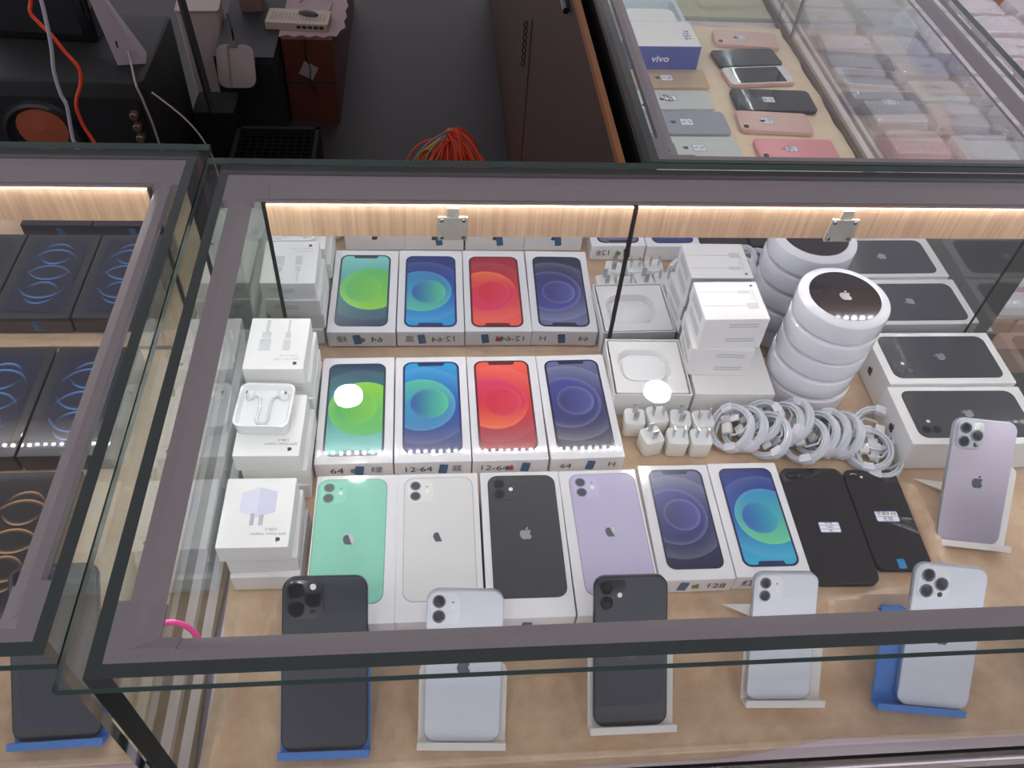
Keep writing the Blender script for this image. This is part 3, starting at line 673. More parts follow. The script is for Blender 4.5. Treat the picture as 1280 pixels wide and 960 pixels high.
stack(4, 'charging cable', -.147, -.0735, .069, .083, .0265, [(.003, .002, 1), (.005, 0, -1), (.004, .003, 0), (0, 0, -.8)], 'cable', ('Lightning to USB', 'Cable (1m)'), 'nearest the mirror')
stack(3, 'power adapter', -.1465, -.1750, .0715, .088, .0266, [(.003, -.003, 1), (.005, 0, -1), (0, 0, -1)], 'x', ('20W Power Adapter', 'USB-C'), 'under the earphone tray')
stack(3, 'power adapter', -.1470, -.2900, .0715, .084, .0266, [(.006, -.004, -1), (.004, .002, 1), (0, 0, -.5)], 'plug', ('20W Power Adapter', 'USB-C'), 'nearest the front')
# flat packaging wrap lies as the cartons' own gloss; earphone tray on top of the middle stack
def dish(g, outer, inner_w, inner_l, inner_r, z_top, depth, lip=.001, mi=0, cx=0, cy=0):
    """flat top with a rounded sunken pocket; outer: (w,l,r)"""
    n = 10; O = rrect(*outer, n=n); I = rrect(inner_w, inner_l, inner_r, cx, cy, n=n); I2 = rrect(inner_w-.004, inner_l-.004, inner_r, cx, cy, n=n)
    k = len(O); vs = [(p[0], p[1], z_top) for p in O]+[(p[0], p[1], z_top) for p in I]+[(p[0], p[1], z_top-depth*.3) for p in inset(I, .0012)]+[(p[0], p[1], z_top-depth) for p in inset(I, .003)]
    fs = []
    for a in range(3):
        for i in range(k): j = (i+1) % k; fs.append((a*k+i, a*k+j, (a+1)*k+j, (a+1)*k+i))
    fs.append(tuple(range(3*k, 4*k))); g.add(vs, fs, mi); return g
t = thing('earphone_tray', 'white square tray holding wired earphones on the middle left stack', 'earphones', (-.1530, -.1600, .0800), R(-3))
g = G(); O = rrect(.061, .063, .009, n=10); k = len(O); Ob = inset(O, .002)
g.add([(p[0], p[1], .0003) for p in Ob]+[(p[0], p[1], .017) for p in O], [tuple(range(k))[::-1]]+[(i, (i+1) % k, k+(i+1) % k, k+i) for i in range(k)])
dish(g, (.061, .063, .009), .0565, .0585, .008, .017, .006); g.obj('tray', PLW, t, smooth=True)
g = G(); CL = M('clear_moulding', (214, 216, 222), .12, coat=.8)
path = lambda s: [(s*.0155, .0150, .0125), (s*.0105, .0150, .0125), (s*.0070, .012, .0125), (s*.0058, .004, .0125), (s*.0056, -.010, .0125), (s*.0066, -.0185, .0125), (s*.0045, -.0235, .0125), (0, -.0245, .0125)]
for s in (-1, 1): g.tube(path(s), .0016, 8)
g.obj('earphone_stems', CL, t, smooth=True)
for s in (-1, 1):
    g = G(); g.lathe([(0, -.0045), (.0045, -.004), (.0070, -.001), (.0065, .002), (.0035, .0042), (0, .005)], 20, mat=T((s*.0185, .0155, .0138)) @ RY(R(s*50)))
    e = g.obj('earbud', PLW, t, smooth=True)
    g = G(); g.prism(rrect(.0016, .0046, .0007), 0, .0003, mat=T((s*.0215, .0155, .0191)) @ RY(R(s*25))); g.obj('speaker_grille', INK, e)

# ------------------------------------------------------------------ empty earbud case box, flat box, cable cartons, round boxes
t = thing('open_accessory_box', 'open white box with a sunken rounded pocket beside the navy phone box', 'box', (.3115, -.0565, 0), R(-1.2))
g = G(); O = rrect(.1005, .098, .002, n=10); k = len(O)
g.add([(p[0], p[1], 0) for p in O]+[(p[0], p[1], .040) for p in O], [tuple(range(k))[::-1]]+[(i, (i+1) % k, k+(i+1) % k, k+i) for i in range(k)])
dish(g, (.1005, .098, .002), .0975, .095, .0018, .040, .034); g.obj('box_base', CARDM, t)
g = G(); dish(g, (.0925, .090, .002), .068, .056, .019, .0395, .010, cx=-.004, cy=.002)
O = rrect(.0925, .090, .002, n=10)
g.add([(p[0], p[1], .0376) for p in O]+[(p[0], p[1], .0395) for p in O], [(i, (i+1) % k, k+(i+1) % k, k+i) for i in range(k)]); 
g.obj('paper_tray', CARDM, t, smooth=True)
g = G(); g.prism(rrect(.056, .044, .015, -.004, .003), .0296, .0345, bev=.0012); g.obj('pocket_insert', PLW, t, smooth=True)
g = G(); g.prism(rrect(.103, .094, .0012, n=2), 0, .040, bev=.0006)
tag(g.obj('flat_white_box', CARDM, loc=(.4180, -.0590, 0), rot=(0, 0, R(-1.5))), 'plain low white box beneath the stack of cable boxes', 'box')
GC = 'white cable boxes stacked beside the round boxes'
for k, (dx, dy, rr, w_, l_) in enumerate([(.0, -.002, -8, .078, .067), (-.003, -.003, -9, .080, .068), (.001, .0, -5, .080, .067), (0, 0, -5, .081, .068)]):
    top = k == 3
    lb = ['lowest white cable box of the tilted stack beside the round boxes', 'second lowest white cable box in the stack beside the round boxes', 'third white cable box up in the stack beside the round boxes', 'topmost white cable box showing a plug drawing beside the round boxes'][k]
    t = small_box(lb, .4012+dx, -.0385+dy, .0402+k*.0248, rr+5+.5, w_, l_, .0246, GC, None, None, True)
    if top:
        h = .0246; g = G()
        for (y, ww, x1) in ((.015, .006, .012), (-.010, .010, .018)):
            g.prism([(-.038, y-.0006), (x1, y-.0006), (x1, y+.0006), (-.038, y+.0006)], h, h+.0002); g.prism(rrect(.014, ww, .001, x1+.007, y, n=2), h, h+.00025)
        g.obj('printed_cable_picture', M('pale_grey_print', (205, 206, 210), .5), t)
        g = text_geo('Lightning to USB', .0042, 1, T((.0315, .006, h+.0002)) @ RZ(R(-90))); text_geo('Cable (1m)', .0038, 1, T((.0275, .010, h+.0002)) @ RZ(R(-90)), g); g.obj('printed_text', GREY, t)
        logo_geo(.0044, h+.0001, mat=T((.0325, .026, 0)) @ RZ(R(-90))).obj('logo', INK, t)
    g = G(); 
    for q in range(4): g.prism([(-.022+q*.0, -.002+q*.0032), (.022, -.002+q*.0032), (.022, -.0008+q*.0032), (-.022, -.0008+q*.0032)], -.0001, .0001, mat=T((-w_/2-.0002, 0, .0105)) @ RZ(R(-90)) @ RX(R(90)))
    g.obj('side_print', GREY, t)
WRAP = pane('shrink_wrap', (1, 1, 1), .10, .05, 1.0, ((.8, .8, .86), .05))
ROUND = M('round_box_white', (232, 232, 240), .28, coat=1, coatr=.04, bump=(30, .12))
GR = 'round white boxes stacked by the mirror'
for k, (dx, dy) in enumerate([(0, 0), (-.0015, .001), (.001, .001), (.0, -.001), (.0005, -.0005)]):
    lb = ['lowest round white box of the stack', 'second round white box from the bottom of the stack', 'middle round white box of the stack', 'round white box directly beneath the topmost one', 'topmost round white box with a dark mirror-like lid and fruit logo'][k]
    t = thing('round_box', lb, 'round box', (.5300+dx, -.0590+dy, k*.0333), R(-6), GR)
    g = G(); g.lathe([(.046, 0), (.0465, .0016), (.0535, .0022), (.0550, .0035), (.0556, .006), (.0556, .0275), (.0550, .0295), (.0535, .0306), (.0500, .0316), (.0455, .0331), (.0435, .0325)], 56); g.obj('case', ROUND, t, smooth=True)
    g = G(); g.lathe([(.0505, .0322), (.0480, .0345) if False else (.0490, .0333), (.0450, .0331)], 56) if False else None
    if k == 4:
        g = G(); g.lathe([(.0435, .0322), (.0430, .0328), (0, .0328)], 56); lid = g.obj('dark_lid', M('dark_mirror_lid', (74, 70, 76), .09, .75, noise=(12, .15)), t)
        logo_geo(.017, .0331, mat=RZ(R(4))).obj('logo', MIRINK, lid)
    logo_geo(.0085, 0, mat=RZ(R([40, 15, -12, 20, -52][k]-100+90-20)) @ T((0, -.0549, .0165)) @ RX(R(90))).obj('side_logo', GREY, t)
# crumpled film beside the round boxes
g = G(); vs = []; fs = []; nx, ny = 14, 8
for j in range(ny+1):
    for i in range(nx+1):
        u, v = i/nx, j/ny; vs.append((.4765+.030*v*(.3+.3*math.sin(u*3)) - .004, -.108+.085*u, .043+.035*v+.006*NZ.noise(Vector((u*9, v*7, 1)))))
for j in range(ny):
    for i in range(nx): a = j*(nx+1)+i; fs.append((a, a+1, a+nx+2, a+nx+1))

# ------------------------------------------------------------------ chargers
CH = M('charger_white', (238, 238, 234), .22, coat=.6)
def charger(lb, x, y, rz, prong):
    t = thing('usb_charger', lb, 'charger', (x, y, 0), R(rz), 'small white plug chargers standing in front of the open box')
    g = G(); g.prism(rrect(.0262, .0262, .0055), 0, .0262, bev=.0016); g.obj('housing', CH, t, smooth=True)
    g = G(); g.prism(rrect(.0205, .0205, .004), .0262, .0265); g.obj('face_plate', M('charger_face', (226, 230, 232), .3), t)
    for s in (-1, 1):
        g = G(); 
        if prong == 'side': g.box(s*.0064-.0008, s*.0064+.0008, -.0032, .0032, .0265, .0415, mat=T((0, 0, 0)))
        else: g.box(-.0032, .0032, s*.0064-.0008, s*.0064+.0008, .0265, .0415)
        g.obj('prong', SILV, t)
for lb, x, y, rz, pr in (('white plug charger, back row, leftmost beside the navy phone box', .285, -.128, -6, 'fb'), ('white plug charger, back row, second from left with paired prongs', .3145, -.125, 4, 'side'),
        ('white plug charger, back row, third from left with prongs one behind the other', .343, -.131, -8, 'fb'), ('white plug charger, back row, rightmost next to the coiled cables', .3715, -.133, 2, 'side'),
        ('white plug charger turned askew, front row left', .3015, -.158, 14, 'fb'), ('white plug charger, front row middle', .3335, -.160, -4, 'side'), ('white plug charger, front row right by the coiled cables', .3625, -.162, -2, 'side')):
    charger(lb, x, y, rz, pr)

# ------------------------------------------------------------------ coiled cables
CAB = M('cable_white', (214, 218, 226), .4, coat=.3)
def cable_coil(first_label):
    t = thing('charging_cable', first_label, 'cable', (0, 0, 0), 0, 'coiled white charging cables between the chargers and the sideways boxes')
    g = G(); R0 = .0265
    for k, (dr, dz) in enumerate(((.0012, -.0048), (.0018, -.0016), (.0018, .0016), (.0012, .0048), (-.0022, -.0030), (-.0022, .0030))):
        g.tube([((R0+dr)*math.cos(2*math.pi*i/36), (R0+dr)*math.sin(2*math.pi*i/36)*1.04, dz+.0006*math.sin(3*2*math.pi*i/36+k)) for i in range(36)], .0020, 6, closed=True)
    g.obj('coil', CAB, t, smooth=True)
    for a in (250, 80):
        g = G(); w2 = .0055
        sec = [(.0215, -.0066), (.0305, -.0066), (.0312, 0), (.0305, .0066), (.0215, .0066), (.0209, 0)]; vs = []; n = 5
        for i in range(n):
            th = R(a-15+30*i/(n-1)); vs += [(r*math.cos(th), r*math.sin(th)*1.04, z) for r, z in sec]
        fs = [tuple(range(6))[::-1], tuple(range(6*(n-1), 6*n))]
        for i in range(n-1):
            for q in range(6): fs.append((i*6+q, i*6+(q+1) % 6, (i+1)*6+(q+1) % 6, (i+1)*6+q))
        g.add(vs, fs); g.obj('paper_band', M('paper_band_white', (232, 230, 240), .6), t)
    g = G(); g.tube([(.0225, -.006, 0), (.012, -.014, .001), (-.002, -.010, .001), (-.004, -.002, .001)], .0016, 6); g.obj('cable_end', CAB, t, smooth=True)
    g = G(); g.tube([(-.022, .004, 0), (-.013, .014, .001), (0, .014, .001), (.004, .012, .001)], .0016, 6); g.obj('cable_end', CAB, t, smooth=True)
    g = G(); g.prism(rrect(.0115, .0135, .0015), -.003, .004, mat=T((-.005, .002, 0)) @ RZ(R(-12)), bev=.0008); u = g.obj('usb_plug', CH, t, smooth=True)
    g = G(); g.box(-.0058, .0058, .006, .0175, -.0018, .0028, mat=T((-.005, .002, 0)) @ RZ(R(-12))); g.obj('plug_shell', SILV, u)
    g = G(); g.prism(rrect(.0075, .012, .0012), -.0015, .0022, mat=T((.0085, .010, 0)) @ RZ(R(75)), bev=.0006); g.obj('lightning_plug', CH, t, smooth=True)
    return t
coil0 = None
spots = [(.4045, -.1480, .0245, -46, 6, 0), (.4210, -.1495, .0245, -47, 4, 20), (.4430, -.1400, .0260, -40, -4, 120), (.4480, -.1600, .0235, -44, 8, 200), (.4700, -.1440, .0245, -50, 2, 60), (.4850, -.1400, .0245, -55, 0, 150),
         (.4930, -.1690, .0245, -42, 4, 5), (.5100, -.1600, .0245, -50, 4, 30), (.5260, -.1590, .0245, -54, 4, 340), (.5420, -.1620, .0245, -55, 4, 10), (.5950, -.1480, .0170, -8, 14, 170), (.5770, -.1770, .0125, -12, 6, 0), (.5900, -.1860, .0050, -4, 3, 350)]
whs = ['nearest the plug chargers', 'second along from the plug chargers', 'third along with its band at the top', 'in front of the third coil, low on the cloth', 'fifth along in front of the round boxes', 'sixth along, its paper band on the upper side',
       'in the middle front of the heap', 'just right of the middle of the heap', 'ninth along, leaning steeply', 'tenth along, last of the leaning ones', 'lying flat with plug inside beside the sideways boxes', 'lying half under the flat coil at the right', 'lowest at the right end on the glossy black phone']
for k, (x, y, z, ty, tx, rz) in enumerate(spots):
    mtx = T((x, y, z)) @ RY(R(ty)) @ RX(R(tx)) @ RZ(R(rz)); lb = 'coiled white charging cable ' + whs[k]
    if k == 0: coil0 = cable_coil(lb); coil0.matrix_world = mtx
    else: dup(coil0, lb, matrix=mtx)

# ------------------------------------------------------------------ phones
def phone(label, mtx, W, L, body, back, bumpc, lenses, nlens=2, group=None, logo=None, th=.0076, bumprot=False, bumpmat=None, cat='phone', rough=.18):
    """local frame: back glass at z=0 looking +Z, top towards +Y"""
    t = thing('smartphone', label, cat, matrix=mtx, group=group)
    g = G(); g.prism(rrect(W, L, W*.155, n=8), -th, 0, bev=.0007); bd = g.obj('body', body, t, smooth=True)
    g = G(); g.prism(rrect(W-.0022, L-.0022, W*.145, n=8), 0, .0002); g.obj('back_glass', back, t)
    bw = W*.40 if nlens < 3 else W*.44
    bx, by = -W/2+W*.045+bw/2, L/2-W*.045-bw/2
    g = G(); g.prism(rrect(bw, bw*1.06, bw*.28, bx, by), .0002, .0016, bev=.0005); cb = g.obj('camera_bump', bumpc, t, smooth=True)
    pos = [(-.21, .25), (-.21, -.25)] if nlens == 2 else [(-.22, .25), (-.22, -.25), (.22, 0)]
    for px, py in pos:
        g = G(); g.lathe([(bw*.215, .0016), (bw*.215, .0028), (bw*.185, .0030), (bw*.17, .0026)], 28, mat=T((bx+px*bw, by+py*bw, 0)))
        ln = g.obj('lens', lenses, cb, smooth=True)
        g = G(); g.lathe([(bw*.17, .0026), (0, .0026)], 28, mat=T((bx+px*bw, by+py*bw, 0))); g.v = g.v; ld = g.obj('lens_glass', DARKGL, cb)
    g = G(); fx, fy = (.24, .0) if nlens == 2 else (.22, .33)
    g.lathe([(bw*.085, .0016), (bw*.08, .0019), (0, .0019)], 16, mat=T((bx+fx*bw, by+fy*bw, 0))); g.obj('flash', M('flash_white', (240, 238, 225), .3), cb)
    g = G(); g.lathe([((.03 if nlens == 2 else .085)*bw, .0016), (0, .0018)], 12, mat=T((bx+(.24 if nlens == 2 else .22)*bw, by+(.22 if nlens == 2 else -.34)*bw, 0))); g.obj('sensor', DARKGL, cb)
    if logo is not None: logo_geo(W*.21, .0003).obj('logo', logo, t)
    g = G()
    for y0, y1 in ((L*.20, L*.28), (L*.11, L*.17)): g.box(-W/2-.0005, -W/2+.0006, y0-L*.02, y1-L*.02, -th*.6, -th*.35)
    g.box(W/2-.0006, W/2+.0005, L*.10, L*.21, -th*.6, -th*.35); g.obj('side_buttons', body, t)
    return t
def stand(label, base, yaw, tilt, W, mat, depth=.115, flare=(.062, .0), H=.085, shift=0, group=None, dly=0):
    """folded plastic stand: ledge, back plate, rear strut with a flared foot"""
    x, y = base; t = thing('phone_stand', label, 'phone stand', (x, y, 0), yaw, group)
    u = Vector((0, math.cos(tilt), math.sin(tilt))); n = Vector((0, -math.sin(tilt), math.cos(tilt))); o = Vector((shift, 0, .011))
    Fm = Matrix(((1, 0, 0, o.x), (0, u.y, n.y, o.y), (0, u.z, n.z, o.z), (0, 0, 0, 1)))
    d1, d0 = -.0088, -.0118
    P = rrect(W, H, .007, 0, H/2-.005, n=5); P = [(p[0], max(p[1], -.005)) for p in P]
    P = [(-W/2, -.005), (W/2, -.005)]+[p for p in rrect(W, H, .010, 0, H/2-.005, n=5) if p[1] > .0]
    P = [(-W/2, -.005), (W/2, -.005)]+[(W/2-.010+.010*math.cos(R(a)), H-.015+.010*math.sin(R(a))) for a in (0, 30, 60, 90)]+[(-W/2+.010+.010*math.cos(R(a)), H-.015+.010*math.sin(R(a))) for a in (90, 120, 150, 180)]
    g = G(); g.prism(P, d0, d1, mat=Fm, bev=.0004); g.obj('back_plate', mat, t)
    g = G(); g.box(-W/2, W/2, -.0050, -.0028, d1, .0065, mat=Fm); g.box(-W/2, W/2, -.0028, .0020, .0045, .0065, mat=Fm)
    g.obj('front_ledge', mat, t)
    hp = Fm @ Vector((0, H*.60, d0-.003)); hz = hp.z; hy = hp.y
    g = G(); g.tube([(shift-W*.40, hy, hz), (shift+W*.40, hy, hz)], .0042, 12); g.obj('hinge', mat, t, smooth=True)
    yb = depth; ft = .0022; g = G()
    A = [(-W*.36, hy+.001, hz-.002), (W*.36, hy+.001, hz-.002)]; B = [(-W*.12, yb-.002, .0004), (W*.12, yb-.002, .0004)]
    vs = [*A, *B]+[(a, b+.002, c+ft) for a, b, c in (*A, *B)]; fs = [(0, 1, 3, 2), (4, 6, 7, 5), (0, 4, 5, 1), (2, 3, 7, 6), (0, 2, 6, 4), (1, 5, 7, 3)]
    g.add([(v[0]+shift, v[1], v[2]) for v in vs], fs); g.obj('rear_strut', mat, t)
    g = G(); P = [(-W/2-flare[0], yb+.004), (-W*.08, yb-.012), (W*.08, yb-.012), (W/2+flare[1], yb+.004)]
    g.prism([(p[0]+shift, p[1]) for p in P], .0002+dly, .0024+dly, bev=.0004); g.obj('foot', mat, t)
    return t
def onstand(x, y, yaw, tilt, L, dz=0):
    u = Vector((-math.sin(yaw)*math.cos(tilt), math.cos(yaw)*math.cos(tilt), math.sin(tilt)))
    b = Vector((x, y, .011+dz)); c = b+u*(L/2)
    return T(c) @ RZ(yaw) @ RX(tilt)
BLUES = M('blue_stand_plastic', (70, 132, 212), .35, coat=.3); WHS = M('white_stand_plastic', (240, 236, 232), .3, coat=.3)
SPACE = M('graphite_steel', (36, 38, 44), .25, .6); SPACEG = M('graphite_glass', (36, 42, 54), .28, coat=.7, coatr=.12); SPACEB = M('graphite_bump', (32, 36, 44), .2, coat=.8)
SILB = M('silver_band', (196, 202, 208), .28, .8); WHG = M('white_back_glass', (222, 228, 238), .22, coat=.8, coatr=.05); WHB = M('white_bump', (232, 236, 244), .15, coat=.9); LENSR = M('lens_ring_silver', (150, 152, 160), .25, .9); LENSD = M('lens_ring_dark', (26, 28, 34), .25, .8)
LOGOG = M('logo_grey', (92, 100, 112), .25, .6)
LILG = M('lilac_silver_glass', (196, 186, 202), .34, .5, noise=(9, .1))
GP = 'phones displayed on stands along the front glass'; GST = 'phone stands along the front glass'
PH = [
 ('A', -.0700, -.509, -.7, 37.5, .0790, .1600, 'large dark graphite phone with three lenses on a blue stand, front left', 'blue plastic stand under the large dark phone in the middle showcase', SPACE, SPACEG, SPACEB, LENSD, 3, None, BLUES, .0830, 0),
 ('B', .0570, -.507, -3.1, 46.7, .0715, .1467, 'white two-lens phone on a white stand in front of the white phone box', 'white plastic stand under the white phone between the two dark ones', SILB, WHG, WHB, LENSR, 2, LOGOG, WHS, .0830, 0),
 ('C', .2200, -.500, -.3, 45.0, .0715, .1467, 'black two-lens phone on a white stand, front centre', 'white plastic stand under the black two-lens phone', SPACE, SPACEG, SPACEB, LENSD, 2, LOGOG, WHS, .0840, .002),
 ('D', .3720, -.482, -2.5, 49.7, .0642, .1315, 'small white two-lens phone on a white stand near the small phone boxes', 'white plastic stand with flared foot under the small white phone', SILB, WHG, WHB, LENSR, 2, None, WHS, .0800, .006),
 ('E', .5270, -.497, -8.1, 48.0, .0715, .1467, 'white three-lens phone on a blue stand, front right', 'blue plastic stand with pointed foot under the white three-lens phone', SILB, WHG, WHB, LENSR, 3, LOGOG, BLUES, .0880, -.012),
 ('F', .6480, -.312, -9.4, 47.7, .0714, .1440, 'lilac-silver three-lens phone on a white stand before the sideways boxes', 'white plastic stand under the lilac-silver phone at the right', SILB, LILG, SILB, LENSR, 3, LOGOG, WHS, .0800, .008)]
for (k, x, y, yaw, tl, W, L, lb, slb, b1, b2, b3, ln, nl, lg, sm, sw, sh) in PH:
    yw, ti = R(yaw), R(tl)
    phone(lb, onstand(x, y, yw, ti, L), W, L, b1, b2, b3, ln, nl, GP, lg)
    stand(slb, (x, y), yw, ti, sw, sm, depth={'F': .088, 'E': .118, 'D': .104}.get(k, .088), flare={'F': (.006, 0)}.get(k, (0, 0)), H={'A': .118, 'F': .098, 'E': .098, 'D': .090}.get(k, .080), shift=sh, group=GST, dly=.0)
# left showcase phone and the one cut by the right picture edge
yw, ti = R(1), R(42)
phone('large dark phone on a blue stand in the left showcase front corner', onstand(-.3120, -.487, yw, ti, .1608), .0781, .1608, SPACE, SPACEG, SPACEB, LENSD, 3, GP)
stand('blue plastic stand under the dark phone in the left showcase', (-.3120, -.487), yw, ti, .0830, BLUES, depth=.092, flare=(0, 0), H=.09, group=GST)
yw, ti = R(-4), R(47)
phone('dark phone on a blue stand at the right picture edge', onstand(.7000, -.4850, yw, ti, .1467), .0715, .1467, SPACE, SPACEG, SPACEB, LENSD, 2, GP)
stand('blue plastic stand cut off by the right picture edge', (.7000, -.4850), yw, ti, .0860, BLUES, depth=.09, flare=(0, 0), H=.085, group=GST)

# flat phones with stickers
def sticker(par, z, w, h, cx, cy, lines, rz=0, blue=(60, 80, 180)):
    g = G(); g.prism(rrect(w, h, .0022), z, z+.00015); st = g.obj('price_sticker', M('sticker_blue_edge', blue, .5), par, (cx, cy, 0), (0, 0, rz))
    g = G(); g.flat(rrect(w-.0016, h-.0016, .0016), z+.0002, 0); g.obj('sticker_paper', M('sticker_paper', (240, 242, 248), .5), st)
    g = G(); n = len(lines)
    for q in range(1, n): yy = h/2-h*q/n; g.flat([(-w/2+.001, yy-.0002), (w/2-.001, yy-.0002), (w/2-.001, yy+.0002), (-w/2+.001, yy+.0002)], z+.00025, 1)
    for q, s in enumerate(lines): text_geo(s, h/n*.85, 1, T((0, h/2-h*(q+.5)/n, z+.0003)), g)
    g.obj('sticker_writing', [INK, BLUEINK], st)
def flat_phone(label, cx, cy, yaw, W, L, mat, edge, cams, group, z=0, stick=None, th=.0073, logo=None, case=False, tape=None, front=False, bumpdark=None):
    t = thing('smartphone', label, 'phone', (cx, cy, z+.0003), yaw, group)
    g = G(); g.prism(rrect(W, L, W*.145, n=7), 0, th, bev=.0012); g.obj('body', edge, t, smooth=True)
    g = G(); g.prism(rrect(W-.0022, L-.0022, W*.135, n=7), th, th+.0002); bk = g.obj('back_panel' if not front else 'front_glass', mat, t)
    zt = th+.0002
    if front:
        g = G(); g.flat(rrect(W*.88, L*.74, .001), zt+.0002); g.obj('screen', GLOSSBLK, t)
        g = G(); g.prism(circle(W*.085, 0, -L/2+W*.14), zt, zt+.0003); g.prism(rrect(.010, .0014, .0006, 0, L/2-W*.13), zt, zt+.0003); g.obj('home_button', M('home_button_grey', (214, 206, 200), .4), t)
    if cams == 'single':
        g = G(); g.lathe([(.0052, zt), (.0050, zt+.0010), (.0040, zt+.0011), (0, zt+.0009)], 20, mat=T((-W/2+.0115, L/2-.0115, 0))); g.obj('camera_lens', [DARKGL], t, smooth=True)
        g = G(); g.lathe([(.0017, zt), (0, zt+.0004)], 12, mat=T((-W/2+.0210, L/2-.0115, 0))); g.obj('flash', M('flash_white', (240, 238, 225), .3), t)
    if cams == 'dual':
        g = G(); g.prism(rrect(.022, .0105, .005, -W/2+.0165, L/2-.0115), zt, zt+.0011, bev=.0004); cb = g.obj('camera_bump', edge, t, smooth=True)
        for dx in (-.0052, .0045): g = G(); g.lathe([(.0040, zt+.0011), (.0036, zt+.0016), (0, zt+.0014)], 18, mat=T((-W/2+.0165+dx, L/2-.0115, 0))); g.obj('lens', DARKGL, cb)
    if logo is not None: logo_geo(W*.16, zt, mat=T((0, L*.17, 0))).obj('logo', logo, t)
    if stick: sticker(t, zt, *stick)
    if tape:
        g = G(); g.prism(rrect(.009, .012, .0008, *tape), zt, zt+.0004); g.obj('blue_tape_tab', M('bright_blue_tape', (24, 140, 200), .25, coat=.6, noise=(300, .4)), t)
    return t
GF = 'glossy black phones lying flat in the middle showcase'
flat_phone('large glossy black phone lying flat beside the small phone boxes, with label', .4925, -.2785, R(-1.6), .0775, .1580, GLOSSBLK, SPACE, 'dual', GF, stick=(.0255, .0145, .0005, -.006, ['7P 黑', '128G', '电']), logo=M('logo_black', (34, 36, 42), .1, .5))
flat_phone('smaller glossy black phone lying flat under the rightmost cables, with label and blue tab', .5665, -.2730, R(-2.2), .0668, .1380, GLOSSBLK, SPACE, 'single', GF, stick=(.0285, .0150, .001, .001, ['苹果8 64', '无锁']), logo=M('logo_black', (34, 36, 42), .1, .5), tape=(-.003, -.062))

# back right showcase phones (tops point left)
GR2 = 'loose phones lying on the cream cloth in the back right showcase'
ROSE = M('rose_gold', (228, 190, 178), .3, .25); PINK = M('pink_back', (236, 160, 164), .3, .2); CHAMP = M('champagne_gold', (214, 186, 150), .3, .3); SPG = M('space_grey', (168, 174, 184), .3, .3); SLV = M('pale_silver', (214, 220, 216), .3, .25); RBLK = M('matt_black_back', (34, 36, 44), .2, coat=.6); WHF = M('white_front', (240, 238, 238), .2, coat=.7)
DL = M('logo_dark_grey', (70, 70, 76), .4)
ST = (.024, .016, .0, .0)
flat_phone('rose gold phone farthest back on the cream cloth', .7065, .918, R(84), .0660, .1380, ROSE, ROSE, 'single', GR2, stick=(.018, .022, .002, .012, ['6S', '32']), logo=DL)
flat_phone('plain black phone behind the white-fronted one', .6860, .836, R(96), .0670, .1380, RBLK, SPACE, None, GR2)
flat_phone('white-fronted phone lying face up', .6915, .7640, R(96.5), .0670, .1380, WHF, ROSE, None, GR2, front=True)
flat_phone('large black phone with a label and a red dot, between white and rose gold ones', .6960, .6690, R(89), .0780, .1590, RBLK, SPACE, 'dual', GR2, stick=(.020, .024, 0, .010, ['8P', '64']), logo=M('logo_blue_dark', (60, 90, 140), .3))
flat_phone('rose gold phone with label in front of the large black one', .6760, .5915, R(86.5), .0680, .1390, ROSE, ROSE, 'single', GR2, stick=(.020, .024, 0, .014, ['7', '128']), logo=DL)
flat_phone('pink phone nearest the frame on the cream cloth', .6920, .5000, R(89), .0680, .1480, PINK, PINK, 'single', GR2, stick=(.018, .022, 0, .010, ['7P']), logo=M('logo_pink', (190, 120, 124), .4))
flat_phone('champagne gold phone lying in front of the blue and white box', .5055, .7440, R(91), .0700, .1500, CHAMP, CHAMP, 'single', GR2, stick=(.022, .024, .0, .006, ['6', '64']), logo=DL)
flat_phone('white-silver phone, between champagne and grey ones at the left frame', .4990, .6640, R(91.5), .0680, .1480, SLV, SLV, 'single', GR2, stick=(.018, .030, .004, .010, ['6P']), logo=DL)
flat_phone('pale grey phone in a clear case at the left frame', .5060, .5840, R(91), .0770, .1560, SPG, SPG, 'single', GR2, stick=(.022, .024, 0, .0, ['6S', '64']), logo=DL)
flat_phone('silver phone nearest the front left corner of the back right showcase', .5110, .5000, R(91), .0740, .1500, SLV, SLV, 'single', GR2, stick=(.022, .024, 0, .0, ['6', '16']), logo=DL)
# red dot stickers sit on two phones; the blue and white phone box
t = thing('phone_box', 'white and blue phone box with its lid ajar at the back of the cream cloth', 'phone box', (.4975, .8750, 0), R(2))
g = G(); g.prism(rrect(.134, .105, .002, 0, -.046, n=2), .004, .0555, 1, bev=.0006); g.m[-1] = 0; g.obj('outer_sleeve', [CARDM, M('royal_blue_card', (52, 78, 170), .4, coat=.3)], t)
g = G(); O = rrect(.128, .110, .003, n=10); k = len(O); g.add([(p[0], p[1]+.0625, .0) for p in O]+[(p[0], p[1]+.0625, .052) for p in O], [tuple(range(k))[::-1]]+[(i, (i+1) % k, k+(i+1) % k, k+i) for i in range(k)])
gg = G(); dish(gg, (.128, .110, .003), .112, .094, .010, .052, .020); g.add([(v[0], v[1]+.0625, v[2]) for v in gg.v], gg.f); g.obj('inner_tray', M('pale_blue_grey_card', (206, 220, 226), .5), t)
g = G(); g.prism(rrect(.104, .070, .018, -.004, .042), .034, .050, bev=.001); g.obj('paper_insert', CARDM, t)
text_geo('vivo', .019, 1.15, T((-.012, -.0988, .030)) @ RX(R(90)), thick=.0004).obj('brand_lettering', M('lettering_white', (235, 238, 245), .5), t)
text_geo('Y51s', .020, 1.0, T((.048, -.052, .0558)) @ RZ(R(90)), thick=.0002).obj('model_lettering', M('lettering_blue', (58, 80, 168), .5), t)

